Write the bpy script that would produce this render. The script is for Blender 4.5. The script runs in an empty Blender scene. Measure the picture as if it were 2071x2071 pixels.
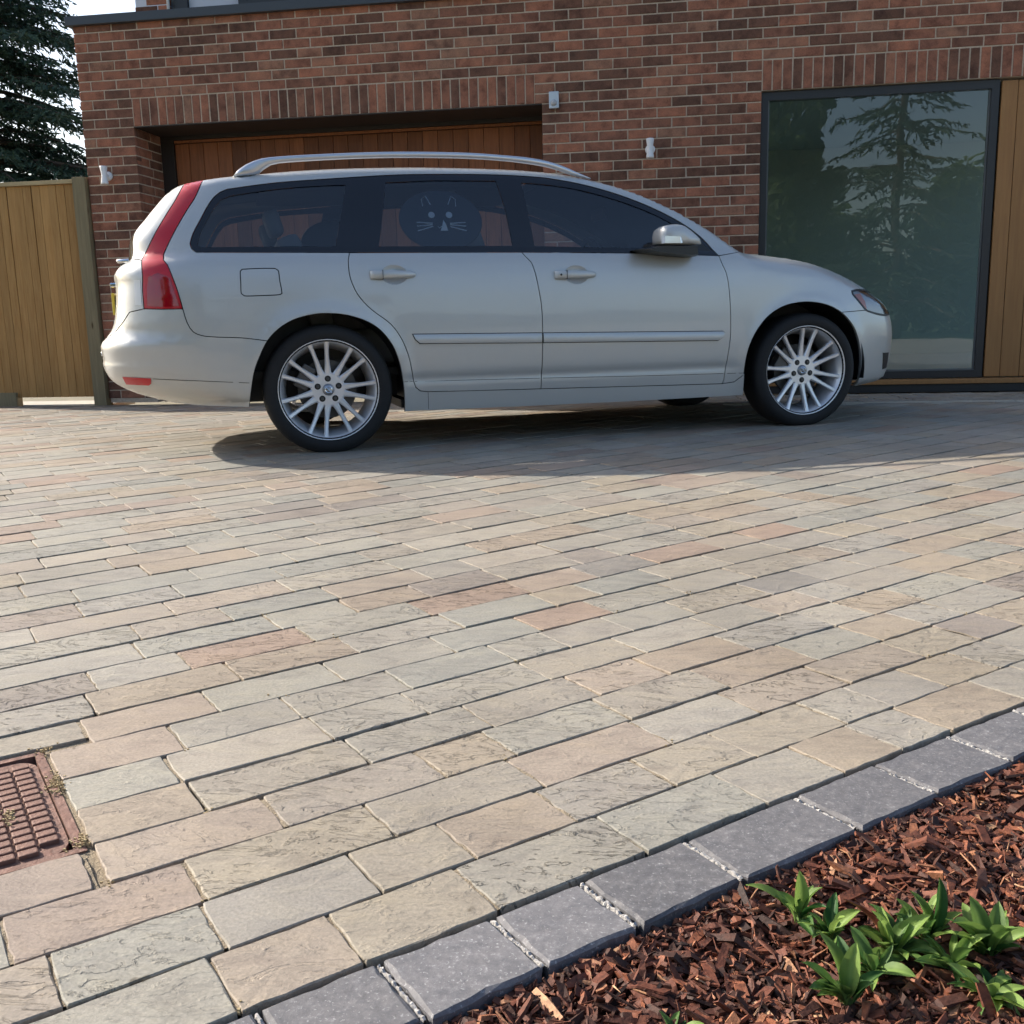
import bpy, bmesh, math, random
import numpy as np
from mathutils import Vector, Matrix
from mathutils.geometry import delaunay_2d_cdt

random.seed(7)
RNG = np.random.default_rng(11)
SC = bpy.context.scene
COL = SC.collection

# ------------------------------------------------------------------ camera
CAM_LOC = Vector((4.5689, -8.2228, 0.6168))
cam_d = bpy.data.cameras.new('camera')
cam = bpy.data.objects.new('camera', cam_d)
COL.objects.link(cam)
R_ = Vector((0.98936557, 0.14338443, -0.02442703))
U_ = Vector((-0.00314975, 0.18902201, 0.98196780))
F_ = Vector((-0.14541614, 0.97144819, -0.18746349))
mw = Matrix((( R_.x, U_.x, -F_.x, CAM_LOC.x), (R_.y, U_.y, -F_.y, CAM_LOC.y), (R_.z, U_.z, -F_.z, CAM_LOC.z), (0, 0, 0, 1)))
cam.matrix_world = mw
cam_d.sensor_width = 36.0
cam_d.lens = 36.0 * 2017.4 / 2071.0
cam_d.clip_start = 0.05
cam_d.clip_end = 2000.0
SC.camera = cam

# ------------------------------------------------------------------ sky, sun, exposure
TO_SUN = Vector((-1.72, 0.56, 1.0)).normalized()
SUN_EL = math.asin(TO_SUN.z)
SUN_ROT = math.atan2(TO_SUN.x, TO_SUN.y)
world = bpy.data.worlds.new('World')
SC.world = world
world.use_nodes = True
wn = world.node_tree.nodes
wl = world.node_tree.links
wn.clear()
sky = wn.new('ShaderNodeTexSky')
sky.sky_type = 'NISHITA'
sky.sun_disc = False
sky.sun_elevation = SUN_EL
sky.sun_rotation = SUN_ROT
sky.air_density = 1.0
sky.dust_density = 2.6
sky.ozone_density = 1.6
bg = wn.new('ShaderNodeBackground')
bg.inputs['Strength'].default_value = 0.125
wo = wn.new('ShaderNodeOutputWorld')
wl.new(sky.outputs[0], bg.inputs[0])
wl.new(bg.outputs[0], wo.inputs[0])
sun_d = bpy.data.lights.new('sun', 'SUN')
sun_d.energy = 4.2
sun_d.angle = math.radians(0.55)
sun_d.color = (1.0, 0.93, 0.82)
sun = bpy.data.objects.new('sun', sun_d)
COL.objects.link(sun)
sun.rotation_euler = TO_SUN.to_track_quat('Z', 'Y').to_euler()
sun.location = TO_SUN * 40
SC.view_settings.view_transform = 'Standard'
SC.view_settings.look = 'None'
SC.view_settings.gamma = 1.0
SC.view_settings.exposure = 0.98
SC.view_settings.use_curve_mapping = False
SC.render.engine = 'CYCLES'
SC.cycles.max_bounces = 7
SC.cycles.diffuse_bounces = 3
SC.cycles.glossy_bounces = 4
SC.cycles.transparent_max_bounces = 10
SC.cycles.caustics_reflective = False
SC.cycles.caustics_refractive = False
SC.cycles.use_adaptive_sampling = True
SC.cycles.adaptive_threshold = 0.03
SC.cycles.use_denoising = True

# ------------------------------------------------------------------ helpers
def tag(o, label=None, cat=None, group=None, kind=None):
    if label: o['label'] = label
    if cat: o['category'] = cat
    if group: o['group'] = group
    if kind: o['kind'] = kind
    return o

def empty(name, loc=(0, 0, 0), rz=0.0, parent=None):
    o = bpy.data.objects.new(name, None)
    COL.objects.link(o)
    o.location = loc
    o.rotation_euler = (0, 0, rz)
    o.empty_display_size = 0.1
    o.parent = parent
    return o

def mesh(name, verts, faces, smooth=False):
    me = bpy.data.meshes.new(name)
    me.from_pydata([tuple(map(float, v)) for v in verts], [], faces)
    me.update()
    if smooth:
        me.polygons.foreach_set('use_smooth', [True] * len(me.polygons))
    return me

def obj(name, me, mat=None, parent=None, loc=None, rot=None):
    o = bpy.data.objects.new(name, me)
    COL.objects.link(o)
    if mat is not None and me is not None and len(me.materials) == 0:
        me.materials.append(mat)
    o.parent = parent
    if loc is not None: o.location = loc
    if rot is not None: o.rotation_euler = rot
    return o

class MB:
    """collects simple shapes into one mesh"""
    def __init__(s): s.v = []; s.f = []
    def box(s, x0, x1, y0, y1, z0, z1):
        b = len(s.v)
        s.v += [(x0, y0, z0), (x1, y0, z0), (x1, y1, z0), (x0, y1, z0), (x0, y0, z1), (x1, y0, z1), (x1, y1, z1), (x0, y1, z1)]
        s.f += [[b+i for i in q] for q in ((0, 3, 2, 1), (4, 5, 6, 7), (0, 1, 5, 4), (1, 2, 6, 5), (2, 3, 7, 6), (3, 0, 4, 7))]
        return s
    def add(s, verts, faces):
        b = len(s.v); s.v += [tuple(v) for v in verts]; s.f += [[b+i for i in q] for q in faces]; return s
    def tube(s, pts, rad, n=8, cap=True, flat=(1, 1)):
        pts = [Vector(p) for p in pts]
        rads = rad if isinstance(rad, (list, tuple)) else [rad]*len(pts)
        b = len(s.v)
        up = Vector((0, 0, 1))
        for i, p in enumerate(pts):
            d = (pts[min(i+1, len(pts)-1)] - pts[max(i-1, 0)]).normalized()
            a = d.cross(up)
            if a.length < 1e-3: a = d.cross(Vector((0, 1, 0)))
            a.normalize(); c = a.cross(d).normalized()
            for k in range(n):
                t = 2*math.pi*k/n
                s.v.append(tuple(p + a*math.cos(t)*rads[i]*flat[0] + c*math.sin(t)*rads[i]*flat[1]))
        for i in range(len(pts)-1):
            for k in range(n):
                k2 = (k+1) % n
                s.f.append([b+i*n+k, b+i*n+k2, b+(i+1)*n+k2, b+(i+1)*n+k])
        if cap:
            s.f.append([b+k for k in range(n)][::-1]); s.f.append([b+(len(pts)-1)*n+k for k in range(n)])
        return s
    def lathe(s, prof, n=48, axis='y', c=(0, 0, 0), close=False):
        """prof: list of (radius, along axis)"""
        b = len(s.v); m = len(prof)
        for k in range(n):
            t = 2*math.pi*k/n; cs, sn = math.cos(t), math.sin(t)
            for r, h in prof:
                if axis == 'y': s.v.append((c[0]+r*cs, c[1]+h, c[2]+r*sn))
                elif axis == 'z': s.v.append((c[0]+r*cs, c[1]+r*sn, c[2]+h))
                else: s.v.append((c[0]+h, c[1]+r*cs, c[2]+r*sn))
        for k in range(n):
            k2 = (k+1) % n
            for i in range(m-1 if not close else m):
                j = (i+1) % m
                s.f.append([b+k*m+i, b+k*m+j, b+k2*m+j, b+k2*m+i])
        return s
    def build(s, name, mat=None, parent=None, smooth=False, loc=None, rot=None, bevel=0, fixn=True):
        me = mesh(name, s.v, s.f, smooth)
        if bevel or fixn:
            bm = bmesh.new(); bm.from_mesh(me)
            if bevel:
                bmesh.ops.bevel(bm, geom=bm.edges[:], offset=bevel, segments=2, profile=0.6, affect='EDGES', clamp_overlap=True)
            bmesh.ops.recalc_face_normals(bm, faces=bm.faces[:])
            bm.to_mesh(me); bm.free()
        if smooth: me.polygons.foreach_set('use_smooth', [True]*len(me.polygons))
        return obj(name, me, mat, parent, loc, rot)

# ------------------------------------------------------------------ materials
def mat_new(name):
    m = bpy.data.materials.new(name); m.use_nodes = True
    nt = m.node_tree
    return m, nt.nodes, nt.links, nt.nodes['Principled BSDF']

def setp(b, **k):
    names = dict(color='Base Color', rough='Roughness', metal='Metallic', ior='IOR', coat='Coat Weight', coatr='Coat Roughness',
                 spec='Specular IOR Level', trans='Transmission Weight', alpha='Alpha', sss='Subsurface Weight', emis='Emission Color', emstr='Emission Strength')
    for a, v in k.items():
        if a in ('color', 'emis') and len(v) == 3: v = (*v, 1)
        b.inputs[names[a]].default_value = v

def N(nodes, t, **k):
    n = nodes.new(t)
    for a, v in k.items():
        if a.startswith('_'): setattr(n, a[1:], v)
        else: n.inputs[a].default_value = v
    return n

def ramp(nodes, stops, interp='LINEAR'):
    r = nodes.new('ShaderNodeValToRGB'); e = r.color_ramp.elements
    r.color_ramp.interpolation = interp
    while len(e) > 1: e.remove(e[-1])
    e[0].position = stops[0][0]; e[0].color = (*stops[0][1], 1)
    for p, c in stops[1:]:
        x = e.new(p); x.color = (*c, 1)
    return r

def plain(name, color, rough=0.5, metal=0.0, noise=0.0, scale=30.0, bump=0.0, **k):
    m, n, l, b = mat_new(name)
    setp(b, color=color, rough=rough, metal=metal, **k)
    if noise or bump:
        tc = N(n, 'ShaderNodeTexCoord'); nz = N(n, 'ShaderNodeTexNoise', Scale=scale, Detail=6.0, Roughness=0.6)
        l.new(tc.outputs['Object'], nz.inputs['Vector'])
        if noise:
            r = ramp(n, [(0.25, tuple(c*(1-noise) for c in color)), (0.75, tuple(min(1, c*(1+noise)) for c in color))])
            l.new(nz.outputs['Fac'], r.inputs['Fac']); l.new(r.outputs[0], b.inputs['Base Color'])
        if bump:
            bp = N(n, 'ShaderNodeBump', Strength=bump, Distance=0.01)
            l.new(nz.outputs['Fac'], bp.inputs['Height']); l.new(bp.outputs[0], b.inputs['Normal'])
    return m

def rnd_source(n, l, single):
    """a random value per piece: object random for single pieces, a stored face attribute for joined ones"""
    if single:
        o = N(n, 'ShaderNodeObjectInfo'); return o.outputs['Random']
    a = N(n, 'ShaderNodeAttribute', _attribute_name='rnd'); return a.outputs['Fac']

def m_brick(single):
    m, n, l, b = mat_new('brick_clay' + ('' if single else '_field'))
    rs = rnd_source(n, l, single)
    geo = N(n, 'ShaderNodeNewGeometry')
    base = ramp(n, [(0.0, (0.14, 0.074, 0.05)), (0.25, (0.20, 0.10, 0.066)), (0.45, (0.275, 0.125, 0.08)), (0.62, (0.33, 0.145, 0.09)), (0.8, (0.39, 0.165, 0.098)), (1.0, (0.31, 0.17, 0.11))])
    l.new(rs, base.inputs['Fac'])
    mul = N(n, 'ShaderNodeMath', _operation='MULTIPLY'); mul.inputs[1].default_value = 57.0
    l.new(rs, mul.inputs[0])
    nz = N(n, 'ShaderNodeTexNoise', _noise_dimensions='4D', Scale=9.0, Detail=5.0, Roughness=0.65)
    l.new(geo.outputs['Position'], nz.inputs['Vector']); l.new(mul.outputs[0], nz.inputs['W'])
    fine = N(n, 'ShaderNodeTexNoise', Scale=160.0, Detail=4.0, Roughness=0.7)
    l.new(geo.outputs['Position'], fine.inputs['Vector'])
    r2 = ramp(n, [(0.30, (0.42, 0.38, 0.40)), (0.52, (0.95, 0.92, 0.92)), (0.75, (1.35, 1.18, 1.1))])
    l.new(nz.outputs['Fac'], r2.inputs['Fac'])
    mx = N(n, 'ShaderNodeMix', _data_type='RGBA', _blend_type='MULTIPLY'); mx.inputs[0].default_value = 1.0
    l.new(base.outputs[0], mx.inputs[6]); l.new(r2.outputs[0], mx.inputs[7])
    r3 = ramp(n, [(0.3, (0.72, 0.72, 0.72)), (0.7, (1.2, 1.2, 1.2))])
    l.new(fine.outputs['Fac'], r3.inputs['Fac'])
    mx2 = N(n, 'ShaderNodeMix', _data_type='RGBA', _blend_type='MULTIPLY'); mx2.inputs[0].default_value = 1.0
    l.new(mx.outputs[2], mx2.inputs[6]); l.new(r3.outputs[0], mx2.inputs[7])
    l.new(mx2.outputs[2], b.inputs['Base Color'])
    bp = N(n, 'ShaderNodeBump', Strength=0.55, Distance=0.004)
    l.new(fine.outputs['Fac'], bp.inputs['Height']); l.new(bp.outputs[0], b.inputs['Normal'])
    setp(b, rough=0.88, spec=0.25)
    return m

def m_sett(single):
    m, n, l, b = mat_new('sandstone' + ('' if single else '_field'))
    rs = rnd_source(n, l, single)
    geo = N(n, 'ShaderNodeNewGeometry')
    base = ramp(n, [(0.0, (0.30, 0.298, 0.277)), (0.18, (0.345, 0.332, 0.296)), (0.34, (0.322, 0.300, 0.272)), (0.5, (0.362, 0.322, 0.262)), (0.64, (0.345, 0.290, 0.240)),
                    (0.74, (0.33, 0.315, 0.292)), (0.86, (0.385, 0.358, 0.314)), (0.94, (0.35, 0.268, 0.22)), (1.0, (0.268, 0.254, 0.24))])
    l.new(rs, base.inputs['Fac'])
    mul = N(n, 'ShaderNodeMath', _operation='MULTIPLY'); mul.inputs[1].default_value = 91.0
    l.new(rs, mul.inputs[0])
    mp = N(n, 'ShaderNodeMapping'); mp.inputs['Rotation'].default_value = (0, 0, math.radians(-43)); mp.inputs['Scale'].default_value = (1.0, 2.6, 1.0)
    l.new(geo.outputs['Position'], mp.inputs['Vector'])
    band = N(n, 'ShaderNodeTexNoise', _noise_dimensions='4D', Scale=9.0, Detail=6.0, Roughness=0.6, Distortion=0.8)
    l.new(mp.outputs[0], band.inputs['Vector']); l.new(mul.outputs[0], band.inputs['W'])
    fine = N(n, 'ShaderNodeTexNoise', Scale=220.0, Detail=5.0, Roughness=0.7)
    l.new(geo.outputs['Position'], fine.inputs['Vector'])
    tint = ramp(n, [(0.28, (0.74, 0.70, 0.68)), (0.48, (1.0, 0.97, 0.93)), (0.7, (1.10, 1.05, 0.95)), (0.85, (1.10, 0.95, 0.80))])
    l.new(band.outputs['Fac'], tint.inputs['Fac'])
    mx = N(n, 'ShaderNodeMix', _data_type='RGBA', _blend_type='MULTIPLY'); mx.inputs[0].default_value = 0.85
    l.new(base.outputs[0], mx.inputs[6]); l.new(tint.outputs[0], mx.inputs[7])
    fr = ramp(n, [(0.32, (0.68, 0.675, 0.66)), (0.68, (1.0, 0.99, 0.965))])
    l.new(fine.outputs['Fac'], fr.inputs['Fac'])
    mx2 = N(n, 'ShaderNodeMix', _data_type='RGBA', _blend_type='MULTIPLY'); mx2.inputs[0].default_value = 1.0
    l.new(mx.outputs[2], mx2.inputs[6]); l.new(fr.outputs[0], mx2.inputs[7])
    big = N(n, 'ShaderNodeTexNoise', Scale=1.6, Detail=5.0, Roughness=0.65); l.new(geo.outputs['Position'], big.inputs['Vector'])
    br = ramp(n, [(0.30, (0.80, 0.79, 0.77)), (0.55, (1.0, 1.0, 1.0)), (0.75, (1.05, 1.03, 0.99))]); l.new(big.outputs['Fac'], br.inputs['Fac'])
    mx4 = N(n, 'ShaderNodeMix', _data_type='RGBA', _blend_type='MULTIPLY'); mx4.inputs[0].default_value = 1.0
    l.new(mx2.outputs[2], mx4.inputs[6]); l.new(br.outputs[0], mx4.inputs[7])
    spt = N(n, 'ShaderNodeTexNoise', Scale=34.0, Detail=3.0, Roughness=0.5); l.new(geo.outputs['Position'], spt.inputs['Vector'])
    sr = ramp(n, [(0.24, (0.55, 0.52, 0.48)), (0.30, (1, 1, 1))]); l.new(spt.outputs['Fac'], sr.inputs['Fac'])
    mx5 = N(n, 'ShaderNodeMix', _data_type='RGBA', _blend_type='MULTIPLY'); mx5.inputs[0].default_value = 1.0
    l.new(mx4.outputs[2], mx5.inputs[6]); l.new(sr.outputs[0], mx5.inputs[7])
    l.new(mx5.outputs[2], b.inputs['Base Color'])
    # riven layers: terraces in a warped noise, strong on some stones only
    riv = N(n, 'ShaderNodeTexNoise', _noise_dimensions='4D', Scale=6.5, Detail=7.0, Roughness=0.62, Distortion=1.4)
    l.new(mp.outputs[0], riv.inputs['Vector']); l.new(mul.outputs[0], riv.inputs['W'])
    ter = N(n, 'ShaderNodeMath', _operation='MULTIPLY'); ter.inputs[1].default_value = 7.0
    l.new(riv.outputs['Fac'], ter.inputs[0])
    flo = N(n, 'ShaderNodeMath', _operation='FLOOR'); l.new(ter.outputs[0], flo.inputs[0])
    frc = N(n, 'ShaderNodeMath', _operation='FRACT'); l.new(ter.outputs[0], frc.inputs[0])
    pw = N(n, 'ShaderNodeMath', _operation='POWER'); pw.inputs[1].default_value = 14.0; l.new(frc.outputs[0], pw.inputs[0])
    sm = N(n, 'ShaderNodeMath', _operation='ADD'); l.new(flo.outputs[0], sm.inputs[0]); l.new(pw.outputs[0], sm.inputs[1])
    m2 = N(n, 'ShaderNodeMath', _operation='MULTIPLY'); m2.inputs[1].default_value = 7.31; l.new(mul.outputs[0], m2.inputs[0])
    f2 = N(n, 'ShaderNodeMath', _operation='FRACT'); l.new(m2.outputs[0], f2.inputs[0])
    p2 = N(n, 'ShaderNodeMath', _operation='POWER'); p2.inputs[1].default_value = 0.9; l.new(f2.outputs[0], p2.inputs[0])
    bp1 = N(n, 'ShaderNodeBump', Distance=0.005); l.new(sm.outputs[0], bp1.inputs['Height']); l.new(p2.outputs[0], bp1.inputs['Strength'])
    bp2 = N(n, 'ShaderNodeBump', Strength=0.35, Distance=0.002)
    l.new(fine.outputs['Fac'], bp2.inputs['Height']); l.new(bp1.outputs[0], bp2.inputs['Normal'])
    bp3 = N(n, 'ShaderNodeBump', Strength=0.55, Distance=0.008); l.new(band.outputs['Fac'], bp3.inputs['Height']); l.new(bp2.outputs[0], bp3.inputs['Normal'])
    l.new(bp3.outputs[0], b.inputs['Normal'])
    setp(b, rough=0.72, spec=0.3)
    return m

def m_wood(name, c0, c1, scale=(14, 14, 1.0), rough=0.6, knots=True, vary=0.25):
    m, n, l, b = mat_new(name)
    oi = N(n, 'ShaderNodeObjectInfo'); tc = N(n, 'ShaderNodeTexCoord')
    mul = N(n, 'ShaderNodeMath', _operation='MULTIPLY'); mul.inputs[1].default_value = 40.0; l.new(oi.outputs['Random'], mul.inputs[0])
    mp = N(n, 'ShaderNodeMapping'); mp.inputs['Scale'].default_value = scale; l.new(tc.outputs['Object'], mp.inputs['Vector'])
    nz = N(n, 'ShaderNodeTexNoise', _noise_dimensions='4D', Scale=3.0, Detail=6.0, Roughness=0.6, Distortion=0.6)
    l.new(mp.outputs[0], nz.inputs['Vector']); l.new(mul.outputs[0], nz.inputs['W'])
    r = ramp(n, [(0.28, c0), (0.72, c1)]); l.new(nz.outputs['Fac'], r.inputs['Fac'])
    v = N(n, 'ShaderNodeMapRange'); v.inputs[3].default_value = 1-vary; v.inputs[4].default_value = 1+vary; l.new(oi.outputs['Random'], v.inputs[0])
    mx = N(n, 'ShaderNodeVectorMath', _operation='SCALE'); l.new(r.outputs[0], mx.inputs[0]); l.new(v.outputs[0], mx.inputs['Scale'])
    out = mx.outputs[0]
    if knots:
        vo = N(n, 'ShaderNodeTexVoronoi', Scale=2.2); mk = N(n, 'ShaderNodeMapping'); mk.inputs['Scale'].default_value = (3.5, 3.5, 1.0)
        l.new(tc.outputs['Object'], mk.inputs['Vector']); l.new(mk.outputs[0], vo.inputs['Vector'])
        kr = ramp(n, [(0.03, (0.35, 0.28, 0.22)), (0.09, (1, 1, 1))]); l.new(vo.outputs['Distance'], kr.inputs['Fac'])
        m3 = N(n, 'ShaderNodeMix', _data_type='RGBA', _blend_type='MULTIPLY'); m3.inputs[0].default_value = 1.0
        l.new(out, m3.inputs[6]); l.new(kr.outputs[0], m3.inputs[7]); out = m3.outputs[2]
    l.new(out, b.inputs['Base Color'])
    bp = N(n, 'ShaderNodeBump', Strength=0.3, Distance=0.003); l.new(nz.outputs['Fac'], bp.inputs['Height']); l.new(bp.outputs[0], b.inputs['Normal'])
    setp(b, rough=rough, spec=0.3)
    return m

def m_glass(name, tint, refl=0.1, wob=0.0, rough=0.0, dirt=0.0):
    """thin pane: mirror reflection by angle over a tinted see-through"""
    m, n, l, b = mat_new(name)
    n.remove(b); out = n['Material Output']
    tr = N(n, 'ShaderNodeBsdfTransparent'); tr.inputs[0].default_value = (*tint, 1)
    gl = N(n, 'ShaderNodeBsdfGlossy'); gl.inputs['Roughness'].default_value = rough; gl.inputs[0].default_value = (1, 1, 1, 1)
    lw = N(n, 'ShaderNodeFresnel', IOR=1.52)
    ad = N(n, 'ShaderNodeMath', _operation='MULTIPLY_ADD'); ad.inputs[1].default_value = 1.0; ad.inputs[2].default_value = refl; ad.use_clamp = True
    l.new(lw.outputs[0], ad.inputs[0])
    mx = N(n, 'ShaderNodeMixShader'); l.new(ad.outputs[0], mx.inputs[0]); l.new(tr.outputs[0], mx.inputs[1]); l.new(gl.outputs[0], mx.inputs[2])
    if wob:
        tc = N(n, 'ShaderNodeTexCoord'); nz = N(n, 'ShaderNodeTexNoise', Scale=1.7, Detail=1.5)
        l.new(tc.outputs['Object'], nz.inputs['Vector'])
        bp = N(n, 'ShaderNodeBump', Strength=1.0, Distance=wob); l.new(nz.outputs['Fac'], bp.inputs['Height']); l.new(bp.outputs[0], gl.inputs['Normal'])
    l.new(mx.outputs[0], out.inputs[0])
    return m

def m_foliage(name, c0, c1, rough=0.55, trans=0.25, attr=True):
    m, n, l, b = mat_new(name)
    a = N(n, 'ShaderNodeAttribute', _attribute_name='rnd')
    r = ramp(n, [(0.0, c0), (1.0, c1)])
    l.new(a.outputs['Fac'], r.inputs['Fac']); l.new(r.outputs[0], b.inputs['Base Color'])
    setp(b, rough=rough, spec=0.3)
    if trans:
        out = n['Material Output']; t = N(n, 'ShaderNodeBsdfTranslucent'); l.new(r.outputs[0], t.inputs[0])
        mx = N(n, 'ShaderNodeMixShader'); mx.inputs[0].default_value = trans
        l.new(b.outputs[0], mx.inputs[1]); l.new(t.outputs[0], mx.inputs[2]); l.new(mx.outputs[0], out.inputs[0])
    return m

def set_rnd(me, vals):
    a = me.attributes.new('rnd', 'FLOAT', 'FACE'); a.data.foreach_set('value', np.asarray(vals, dtype=np.float32))

M = {}
M['brick'] = m_brick(True); M['brickf'] = m_brick(False)
M['sett'] = m_sett(True); M['settf'] = m_sett(False)
M['mortar'] = plain('mortar', (0.50, 0.395, 0.295), 0.95, noise=0.2, scale=60, bump=0.4)
M['sand'] = plain('joint_sand', (0.30, 0.24, 0.165), 0.95, noise=0.35, scale=250, bump=0.8)
M['bed'] = plain('bedding_grit', (0.16, 0.135, 0.10), 0.95, noise=0.4, scale=220, bump=0.8)
M['coping'] = plain('grey_metal_coping', (0.055, 0.062, 0.07), 0.45, metal=0.3)
M['frame'] = plain('dark_frame', (0.025, 0.025, 0.026), 0.4)
M['black'] = plain('black_plastic', (0.012, 0.012, 0.013), 0.45)
M['rubber'] = plain('tyre_rubber', (0.008, 0.008, 0.009), 0.75, noise=0.3, scale=40)
M['door_dark'] = m_wood('stained_cedar', (0.15, 0.052, 0.02), (0.27, 0.098, 0.038), scale=(16, 16, 1.2), rough=0.5, knots=False, vary=0.35)
M['oak'] = m_wood('oiled_oak', (0.27, 0.13, 0.048), (0.35, 0.18, 0.066), scale=(18, 18, 1.0), rough=0.5, knots=False, vary=0.06)
M['fence'] = m_wood('treated_pine', (0.34, 0.175, 0.055), (0.48, 0.275, 0.10), scale=(20, 20, 1.2), rough=0.75, vary=0.15)
M['fence_post'] = m_wood('weathered_post', (0.17, 0.14, 0.08), (0.26, 0.21, 0.12), scale=(20, 20, 1.2), rough=0.8, vary=0.1)
M['white'] = plain('white_paint', (0.75, 0.75, 0.76), 0.4)
M['render'] = plain('white_render', (0.62, 0.62, 0.66), 0.8)
M['steel'] = plain('brushed_steel', (0.55, 0.56, 0.58), 0.3, metal=0.6)
# ------------------------------------------------------------------ ground, lawn
F_PX = 2017.4
def px(p):
    d = Vector(p) - CAM_LOC
    z = d.dot(F_)
    if z < 0.05: return None
    return (1035.5 + F_PX*d.dot(R_)/z, 1035.5 - F_PX*d.dot(U_)/z)

def in_poly(x, y, poly):
    c = False; n = len(poly)
    for i in range(n):
        x1, y1 = poly[i]; x2, y2 = poly[(i+1) % n]
        if (y1 > y) != (y2 > y) and x < (x2-x1)*(y-y1)/(y2-y1)+x1: c = not c
    return c

CAR_PX = [(200, 830), (240, 540), (330, 385), (480, 350), (700, 335), (1100, 335), (1300, 390), (1480, 520), (1700, 560), (1790, 620), (1800, 780), (1700, 870), (640, 915)]

m, n, l, b = mat_new('rough_ground')
geo = N(n, 'ShaderNodeNewGeometry'); nz = N(n, 'ShaderNodeTexNoise', Scale=0.8, Detail=9.0, Roughness=0.7)
l.new(geo.outputs['Position'], nz.inputs['Vector'])
r = ramp(n, [(0.3, (0.17, 0.15, 0.10)), (0.7, (0.26, 0.23, 0.16))]); l.new(nz.outputs['Fac'], r.inputs['Fac']); l.new(r.outputs[0], b.inputs['Base Color'])
setp(b, rough=0.95)
M['ground'] = m
m, n, l, b = mat_new('lawn_grass')
geo = N(n, 'ShaderNodeNewGeometry'); nz = N(n, 'ShaderNodeTexNoise', Scale=1.3, Detail=10.0, Roughness=0.75)
l.new(geo.outputs['Position'], nz.inputs['Vector'])
r = ramp(n, [(0.3, (0.045, 0.085, 0.022)), (0.55, (0.075, 0.12, 0.03)), (0.75, (0.12, 0.15, 0.05))]); l.new(nz.outputs['Fac'], r.inputs['Fac']); l.new(r.outputs[0], b.inputs['Base Color'])
bp = N(n, 'ShaderNodeBump', Strength=1.0, Distance=0.05); l.new(nz.outputs['Fac'], bp.inputs['Height']); l.new(bp.outputs[0], b.inputs['Normal'])
setp(b, rough=0.9)
M['lawn'] = m
tag(obj('ground', mesh('ground', [(-600, -600, -0.075), (600, -600, -0.075), (600, 600, -0.075), (-600, 600, -0.075)], [[0, 1, 2, 3]]), M['ground']), kind='structure')
tag(obj('lawn', mesh('lawn', [(-60, -70, -0.068), (70, -70, -0.068), (70, -11.5, -0.068), (-60, -11.5, -0.068)], [[0, 1, 2, 3]]), M['lawn']), kind='structure')

# ------------------------------------------------------------------ driveway of sandstone setts
TH0 = math.radians(41.3)
D0 = Vector((math.cos(TH0), math.sin(TH0), 0)); N0 = Vector((-math.sin(TH0), math.cos(TH0), 0))
ORG = Vector((4.2, -7.447, 0))
PITCH = 0.106
drive = obj('driveway', mesh('driveway', [(p.x, p.y, -0.019) for p in (ORG+D0*-5.5-N0*.012, ORG+D0*2.55-N0*.012)]+[(9.5, -5.2, -.019), (9.5, -.02, -.019), (-4.5, -.02, -.019), (-4.5, -9, -.019)], [[0, 1, 2, 3, 4, 5]]), M['bed'])
tag(drive, kind='structure')
tag(obj('drive_apron', mesh('drive_apron', [(6.3, -17.5, -0.045), (40, -17.5, -0.045), (40, -0.5, -0.045), (9.5, -0.5, -0.045), (9.5, -10.2, -0.0085), (6.3, -10.2, -0.0085), (6.3, -5.7, -0.0085), (9.5, -2.9, -0.0085)], [[0, 1, 4, 5], [1, 2, 3, 4], [5, 4, 7, 6]]), plain('sandstone_far', (.36, .335, .29), .8, noise=.25, scale=6)), kind='structure')

def row_pt(o, s):
    th = TH0 + math.radians(min(6.5, 3.6*max(o, 0)))
    p = ORG + N0*o + D0*0.8
    return p + Vector((math.cos(th), math.sin(th), 0))*(s-0.8)

COVER_C = Vector((3.632, -7.176, 0)); COVER_H = 0.176
def in_cover(p, m=0.0):
    q = p - COVER_C; a = q.dot(D0); c = q.dot(N0)
    return abs(a) < COVER_H+m and abs(c) < COVER_H+m

def sett_geo(c4, res, jit, cham, lo=-0.028):
    """irregular block from four top corners (ccw); returns verts, faces"""
    rng = random.random
    ring = []
    for i in range(4):
        a, b_ = c4[i], c4[(i+1) % 4]
        for k in range(res):
            t = k/res
            p = a.lerp(b_, t)
            if k == 0:
                ctr = (c4[0]+c4[2])*0.5
                p = p.lerp(ctr, 0.006 + 0.016*rng())
            nrm = Vector(((b_-a).y, -(b_-a).x, 0)).normalized()
            p = p + nrm*((rng()-0.62)*jit)
            ring.append(p)
    ctr = sum(ring, Vector())/len(ring)
    h0 = (rng()-0.5)*0.0022
    tx, ty = (rng()-0.5)*0.014, (rng()-0.5)*0.014
    def hz(p): return h0 + (p.x-ctr.x)*tx + (p.y-ctr.y)*ty
    nr = len(ring); v = []; f = []
    for p in ring: v.append((p.x, p.y, lo))
    for p in ring: v.append((p.x, p.y, hz(p)-cham*(0.7+0.9*rng())))
    for p in ring:
        q = p + (ctr-p).normalized()*cham*(0.8+1.1*rng())
        v.append((q.x, q.y, hz(q)+(rng()-0.5)*0.0007))
    v.append((ctr.x, ctr.y, hz(ctr)+(rng()-0.3)*0.0006))
    for i in range(nr):
        j = (i+1) % nr
        f.append([i, j, nr+j, nr+i]); f.append([nr+i, nr+j, 2*nr+j, 2*nr+i]); f.append([2*nr+i, 2*nr+j, 3*nr])
    return v, f, ctr

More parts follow.
